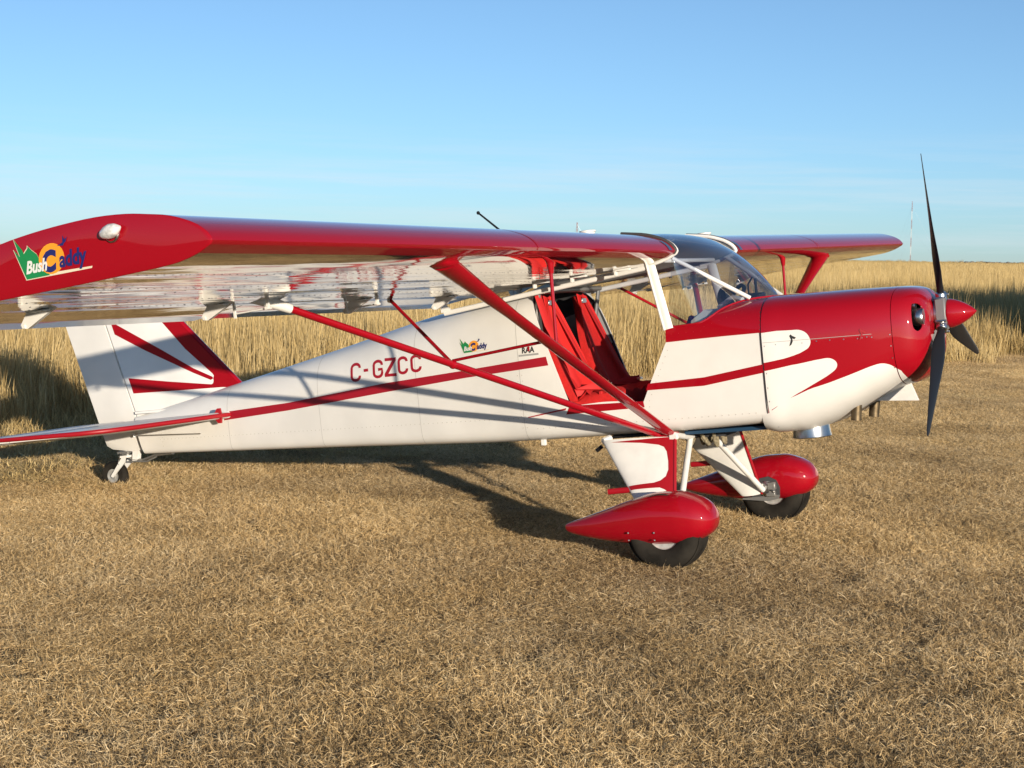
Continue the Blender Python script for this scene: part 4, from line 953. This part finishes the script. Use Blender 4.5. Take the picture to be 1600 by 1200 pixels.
AWAY = math.atan2(-SUN_DIR.y, -SUN_DIR.x)             # away from the sun; tall blades are set facing it to brighten the field
def blades_mown(n, size, seed):
    R = np.random.default_rng(seed); V = []; F = []; T = []
    for i in range(n):
        x, y = R.uniform(-size / 2, size / 2, 2); az = R.uniform(0, 2 * math.pi); flat = R.random() < .72
        L = R.uniform(.020, .050) * (1.6 if R.random() < .04 else 1) * (1 if flat else .75); w = R.uniform(.0014, .0031)
        a = R.normal(1.12, .30) if flat else abs(R.normal(.45, .3)); cur = R.normal(.5, .6) if flat else R.normal(.9, .7); twist = R.normal(0, .9 if flat else .4)
        tint = float(np.clip(R.normal(.52, .27), 0, 1)); k = len(V); seg = 3
        p = np.array([x, y, R.uniform(-.002, .026) if flat else R.uniform(-.004, .008)]); fl_ = R.uniform(-1.3, 1.3)
        for q in range(seg + 1):
            ww = 1 - (q / seg) ** 2 * .85; d = np.array([math.cos(az), math.sin(az)]); s = np.array([-d[1] * math.cos(fl_), d[0] * math.cos(fl_), math.sin(fl_)]) * w / 2 * ww
            V += [tuple(p - s), tuple(p + s)]; T += [tint] * 2
            st = L / seg; p = p + np.array([d[0] * math.sin(a) * st, d[1] * math.sin(a) * st, math.cos(a) * st]); a = min(a + cur / seg, 2.0); az += twist / seg * 2; p[2] = max(p[2], -.003)
        F += [(k + 2 * q, k + 2 * q + 1, k + 2 * q + 3, k + 2 * q + 2) for q in range(seg)]
    return V, F, T
def blades_tall(n, size, seed):
    R = np.random.default_rng(seed); V = []; F = []; T = []
    for i in range(n):
        x, y = R.uniform(-size / 2, size / 2, 2); az = R.uniform(0, 2 * math.pi); H = R.uniform(.40, .86) if R.random() > .10 else R.uniform(.85, 1.16); w = R.uniform(.003, .0065)
        lean = R.normal(0, .13); cur = R.normal(.05, .18); d = np.array([math.cos(az), math.sin(az)]); fa = R.normal(AWAY + math.pi / 2, .75); s = np.array([math.cos(fa), math.sin(fa)]) * w / 2
        p = np.array([x, y, 0.]); a = lean; tint = float(np.clip(R.normal(.52, .2), 0, 1)); k = len(V); seg = 4; head = R.random() < .45
        for q in range(seg + 1):
            ww = (1, 1, .9, .75 if not head else 1.5, .15)[q]
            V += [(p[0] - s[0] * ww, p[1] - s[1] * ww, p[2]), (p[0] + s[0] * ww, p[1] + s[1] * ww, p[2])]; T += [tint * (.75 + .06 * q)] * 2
            st = H / seg; p = p + np.array([d[0] * math.sin(a) * st, d[1] * math.sin(a) * st, math.cos(a) * st]); a += cur / seg
        F += [(k + 2 * q, k + 2 * q + 1, k + 2 * q + 3, k + 2 * q + 2) for q in range(seg)]
        if R.random() < .6:            # a dry leaf bending off the stalk
            k = len(V); h0 = R.uniform(.1, .5) * H; az2 = R.uniform(0, 6.28); d2 = np.array([math.cos(az2), math.sin(az2)]); s2 = np.array([-d2[1], d2[0]]) * .003; L2 = R.uniform(.12, .3); p = np.array([x + d[0] * math.sin(lean) * h0, y + d[1] * math.sin(lean) * h0, h0]); a = .35
            for q in range(3):
                ww = (1, .9, .1)[q]; V += [(p[0] - s2[0] * ww, p[1] - s2[1] * ww, p[2]), (p[0] + s2[0] * ww, p[1] + s2[1] * ww, p[2])]; T += [tint] * 2
                p = p + np.array([d2[0] * math.sin(a), d2[1] * math.sin(a), math.cos(a)]) * L2 / 2; a += R.uniform(.5, 1.4)
            F += [(k, k + 1, k + 3, k + 2), (k + 2, k + 3, k + 5, k + 4)]
    return V, F, T
def scatter(name, patches, pts, m, label, cat, tilt=0.0):
    """one object: its mesh holds the grass tufts and the places they grow; geometry nodes set them out.
    pts rows: x, y, z, turn, size xy, size z, which tuft"""
    V = []; F = []; T = []; K = []
    for k, (v, f, t) in enumerate(patches):
        b = len(V); V += v; F += [tuple(i + b for i in q) for q in f]; T += t; K += [k + 1] * len(v)
    n0 = len(V); pts = np.array(pts); V += [tuple(p[:3]) for p in pts]; T += [0] * len(pts); K += [0] * len(pts)
    me = bpy.data.meshes.new(name); me.from_pydata(V, [], F); me.materials.append(m)
    a = me.attributes.new('tint', 'FLOAT', 'POINT'); a.data.foreach_set('value', np.array(T, np.float32))
    a = me.attributes.new('tuft', 'INT', 'POINT'); a.data.foreach_set('value', np.array(K, np.int32))
    z = np.zeros((n0, 3)); ro = np.vstack([z, np.stack([rng.normal(0, tilt, len(pts)), rng.normal(0, tilt, len(pts)), pts[:, 3]], 1)]); sc = np.vstack([z, pts[:, [4, 4, 5]]]); pk = np.concatenate([np.zeros(n0), pts[:, 6]])
    a = me.attributes.new('turn', 'FLOAT_VECTOR', 'POINT'); a.data.foreach_set('vector', ro.astype(np.float32).ravel())
    a = me.attributes.new('size', 'FLOAT_VECTOR', 'POINT'); a.data.foreach_set('vector', sc.astype(np.float32).ravel())
    a = me.attributes.new('pick', 'INT', 'POINT'); a.data.foreach_set('value', pk.astype(np.int32))
    o = bpy.data.objects.new(name, me); COL.objects.link(o); tag(o, label, cat, kind='stuff')
    ng = bpy.data.node_groups.new(name, 'GeometryNodeTree'); ng.interface.new_socket('Geometry', in_out='INPUT', socket_type='NodeSocketGeometry'); ng.interface.new_socket('Geometry', in_out='OUTPUT', socket_type='NodeSocketGeometry')
    N = ng.nodes; Lk = ng.links; gi = N.new('NodeGroupInput'); go = N.new('NodeGroupOutput')
    def attr(nm, ty):
        q = N.new('GeometryNodeInputNamedAttribute'); q.data_type = ty; q.inputs[0].default_value = nm; return next(s for s in q.outputs if s.enabled and s.name == 'Attribute')
    def sep_(val):
        c = N.new('FunctionNodeCompare'); c.data_type = 'INT'; c.operation = 'EQUAL'; ii = [s for s in c.inputs if s.enabled]; Lk.new(attr('tuft', 'INT'), ii[0]); ii[1].default_value = val
        s = N.new('GeometryNodeSeparateGeometry'); s.domain = 'POINT'; Lk.new(gi.outputs[0], s.inputs[0]); Lk.new(c.outputs[0], s.inputs[1]); return s.outputs[0]
    gti = N.new('GeometryNodeGeometryToInstance')
    for k in range(len(patches), 0, -1): Lk.new(sep_(k), gti.inputs[0])
    ip = N.new('GeometryNodeInstanceOnPoints'); Lk.new(sep_(0), ip.inputs['Points']); Lk.new(gti.outputs[0], ip.inputs['Instance'])
    ip.inputs['Pick Instance'].default_value = True; Lk.new(attr('pick', 'INT'), ip.inputs['Instance Index'])
    e2r = N.new('FunctionNodeEulerToRotation'); Lk.new(attr('turn', 'FLOAT_VECTOR'), e2r.inputs[0]); Lk.new(e2r.outputs[0], ip.inputs['Rotation']); Lk.new(attr('size', 'FLOAT_VECTOR'), ip.inputs['Scale'])
    Lk.new(ip.outputs[0], go.inputs[0])
    md = o.modifiers.new('scatter', 'NODES'); md.node_group = ng
    return o
pm = [blades_mown(3600, .64, 20 + k) for k in range(6)]
pts = []
stp_ = .40
for d in np.arange(4.6, 34, stp_):
    for r_ in np.arange(-(.46 * d + 1.2), .46 * d + 1.2, stp_):
        P = C2 + FW * (d + rng.uniform(-.09, .09)) + RT2 * (r_ + rng.uniform(-.09, .09))
        if P[0] < edge_x(P[1]) + wob(P[1]) - .8: continue
        near = max(0, 1 - (P[0] - edge_x(P[1]) - wob(P[1])) / 3.0)
        hz = rng.uniform(.75, 1.2) * (1 + .9 * near ** 2) * (1 + .25 * math.sin(P[0] * 1.3 + 2 * math.sin(P[1] * .8)))
        pts.append((P[0], P[1], 0, rng.uniform(0, 6.28), rng.uniform(.95, 1.15), hz, rng.integers(0, 6)))
print('mown', len(pts))
scatter('mown_grass', pm, pts, MOWN, 'short mown dry straw coloured grass all round the aircraft', 'grass')
pt = [blades_tall(520, 1.05, 60 + k) for k in range(6)]
pts = []
d = 12.0
while d < 1500:
    s = .62 if d < 45 else (.9 if d < 90 else (1.7 if d < 160 else (3.0 if d < 300 else d / 85))); xy = 1.0 if d < 45 else (1.15 if d < 90 else (2.1 if d < 160 else (3.6 if d < 300 else d / 80)))
    for r_ in np.arange(-(.50 * d + 3), .50 * d + 3, s):
        P = C2 + FW * (d + rng.uniform(-.35, .35) * s) + RT2 * (r_ + rng.uniform(-.35, .35) * s)
        if not tall_at(P[0], P[1]):
            away = P[0] - edge_x(P[1]) - wob(P[1])
            side = min(1, max(0, (9 - P[1]) / 6))
            if d < 40 and away < 3.6 * side: pts.append((P[0], P[1], 0, rng.uniform(0, 6.28), 1.0, (.05 + .22 * (1 - away / 3.6) ** 1.5) * rng.uniform(.6, 1.25), rng.integers(0, 6)))
            continue
        e_ = min(1, (edge_x(P[1]) + wob(P[1]) - P[0]) / 1.6)
        hz = (1 + .28 * (rng.random() < .07)) * (1 + .12 * (d > 160)) * (.55 + .45 * e_) * rng.uniform(.86, 1.08) * (1 + .14 * math.sin(P[0] * .35 + P[1] * .22) + .06 * math.sin(P[0] * 1.1 - P[1] * .8))
        pts.append((P[0], P[1], 0, rng.uniform(-.5, .5), xy, hz, rng.integers(0, 6)))
    d += s
print('tall', len(pts))
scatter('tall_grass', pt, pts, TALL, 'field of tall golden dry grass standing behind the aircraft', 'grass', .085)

# ------------------------------------------------------------------ far things
def at(d, u):                                               # a place d metres ahead in the direction of bearing u
    return C2 + FW * d + RT2 * (d * u)
TREES = mat('hazy_tree_belt', (.20, .195, .18), 0.95, spec=0.1, noise=(.02, .6))  # lighter than near trees: distance haze is put into the colour
mb = MB(); R = np.random.default_rng(5)
for u0, u1, dd in ((-.36, .36, 4600),):
    for u in np.arange(u0, u1, .0009):
        if math.sin(u * 23) + .6 * math.sin(u * 71 + 1) < -.15: continue
        P = at(dd + R.uniform(-60, 60), u); h_ = R.uniform(2, 6); mb.ball((P[0], P[1], 1.2 + h_ * .4), (R.uniform(3, 7), R.uniform(3, 7), h_ * .6), 7, 5)
tag(mb.build('treeline', TREES, None, sharp=180), 'thin dark line of far trees along the horizon', 'trees', kind='stuff')
def mast(x, y, h, label, nsec):
    o = bpy.data.objects.new('radio_mast', None); COL.objects.link(o); o.location = (x, y, 0); tag(o, label, 'mast')
    for k in range(nsec):
        z0, z1 = h * k / nsec, h * (k + 1) / nsec; mb = MB(); w_ = .34
        for q in range(3): mb.tube([(w_ * math.cos(q * 2.094), w_ * math.sin(q * 2.094), z0), (w_ * math.cos(q * 2.094), w_ * math.sin(q * 2.094), z1)], .06, 5)
        for zz in np.arange(z0, z1, 1.6):
            for q in range(3): mb.tube([(w_ * math.cos(q * 2.094), w_ * math.sin(q * 2.094), zz), (w_ * math.cos((q + 1) * 2.094), w_ * math.sin((q + 1) * 2.094), zz + 1.2)], .05, 4)
        mb.build('lattice_section', (MASTR, MASTW)[k % 2], o)
    mb = MB()
    for q in range(3):
        for hh in (.55, .95): mb.tube([(0, 0, h * hh), (h * .5 * math.cos(q * 2.094 + .4), h * .5 * math.sin(q * 2.094 + .4), 0)], .018, 4)
    mb.build('guy_wires', STEEL, o)
MASTR = mat('mast_red', (.34, .14, .12), .6); MASTW = mat('mast_white', (.7, .7, .68), .6)
P = at(1300, (1417 - 800) / 2697); mast(P[0], P[1], 46, 'slender red and white lattice mast on the horizon beside the propeller', 7)
P = at(900, (897 - 800) / 2697); mast(P[0], P[1], 19, 'short reddish mast just showing above the wing', 3)

# an added shed out of view, put there to shade the tall grass
shed = bpy.data.objects.new('shadow_caster_shed', None); COL.objects.link(shed)
P = C2 + FW * 30.2 + RT2 * 16.3; shed.location = (P[0], P[1], 0); shed.rotation_euler = (0, 0, math.atan2(RT2[1], RT2[0])); tag(shed, 'added grey metal shed out of view that casts the shadow on the tall grass', 'shed')
TIN = mat('grey_sheet_metal', (.34, .35, .35), .5, .4, noise=(2, .8)); SHR = mat('rusty_roof_metal', (.27, .17, .12), .7, .2, noise=(3, .6))
LX, LY, HW, HR = 6.2, 1.5, 4.3, 5.0
mb = MB()
for s_ in (-1, 1):
    xs_ = np.arange(-LX, LX + .01, .2); mb.add([(x, s_ * LY + .02 * (i % 2), z) for z in (0, HW) for i, x in enumerate(xs_)], [(i, i + 1, len(xs_) + i + 1, len(xs_) + i) for i in range(len(xs_) - 1)])
    ys_ = np.linspace(-LY, LY, 24); mb.add([(s_ * LX, y, 0) for y in ys_] + [(s_ * LX, y, HW + (HR - HW) * (1 - abs(y) / LY)) for y in ys_], [(i, i + 1, 25 + i - 1 + 0, 24 + i) for i in range(23)])
mb.build('wall', TIN, shed, sharp=20)
mb = MB()
for s_ in (-1, 1):
    xs_ = np.arange(-LX - .3, LX + .31, .2); mb.add([(x, s_ * (LY + .3), HW - .15 + .025 * (i % 2)) for i, x in enumerate(xs_)] + [(x, 0, HR + .02 + .025 * (i % 2)) for i, x in enumerate(xs_)], [(i, i + 1, len(xs_) + i + 1, len(xs_) + i) for i in range(len(xs_) - 1)])
mb.build('roof', SHR, shed, sharp=20)
mb = MB(); mb.box((-2.5, -LY - .06, 1.6), (3.0, .08, 3.2)); dr = mb.build('sliding_door', DULL, shed)
mb = MB(); mb.box((-1.2, -LY - .13, 1.3), (.06, .06, .4)); mb.build('handle', STEEL, dr)
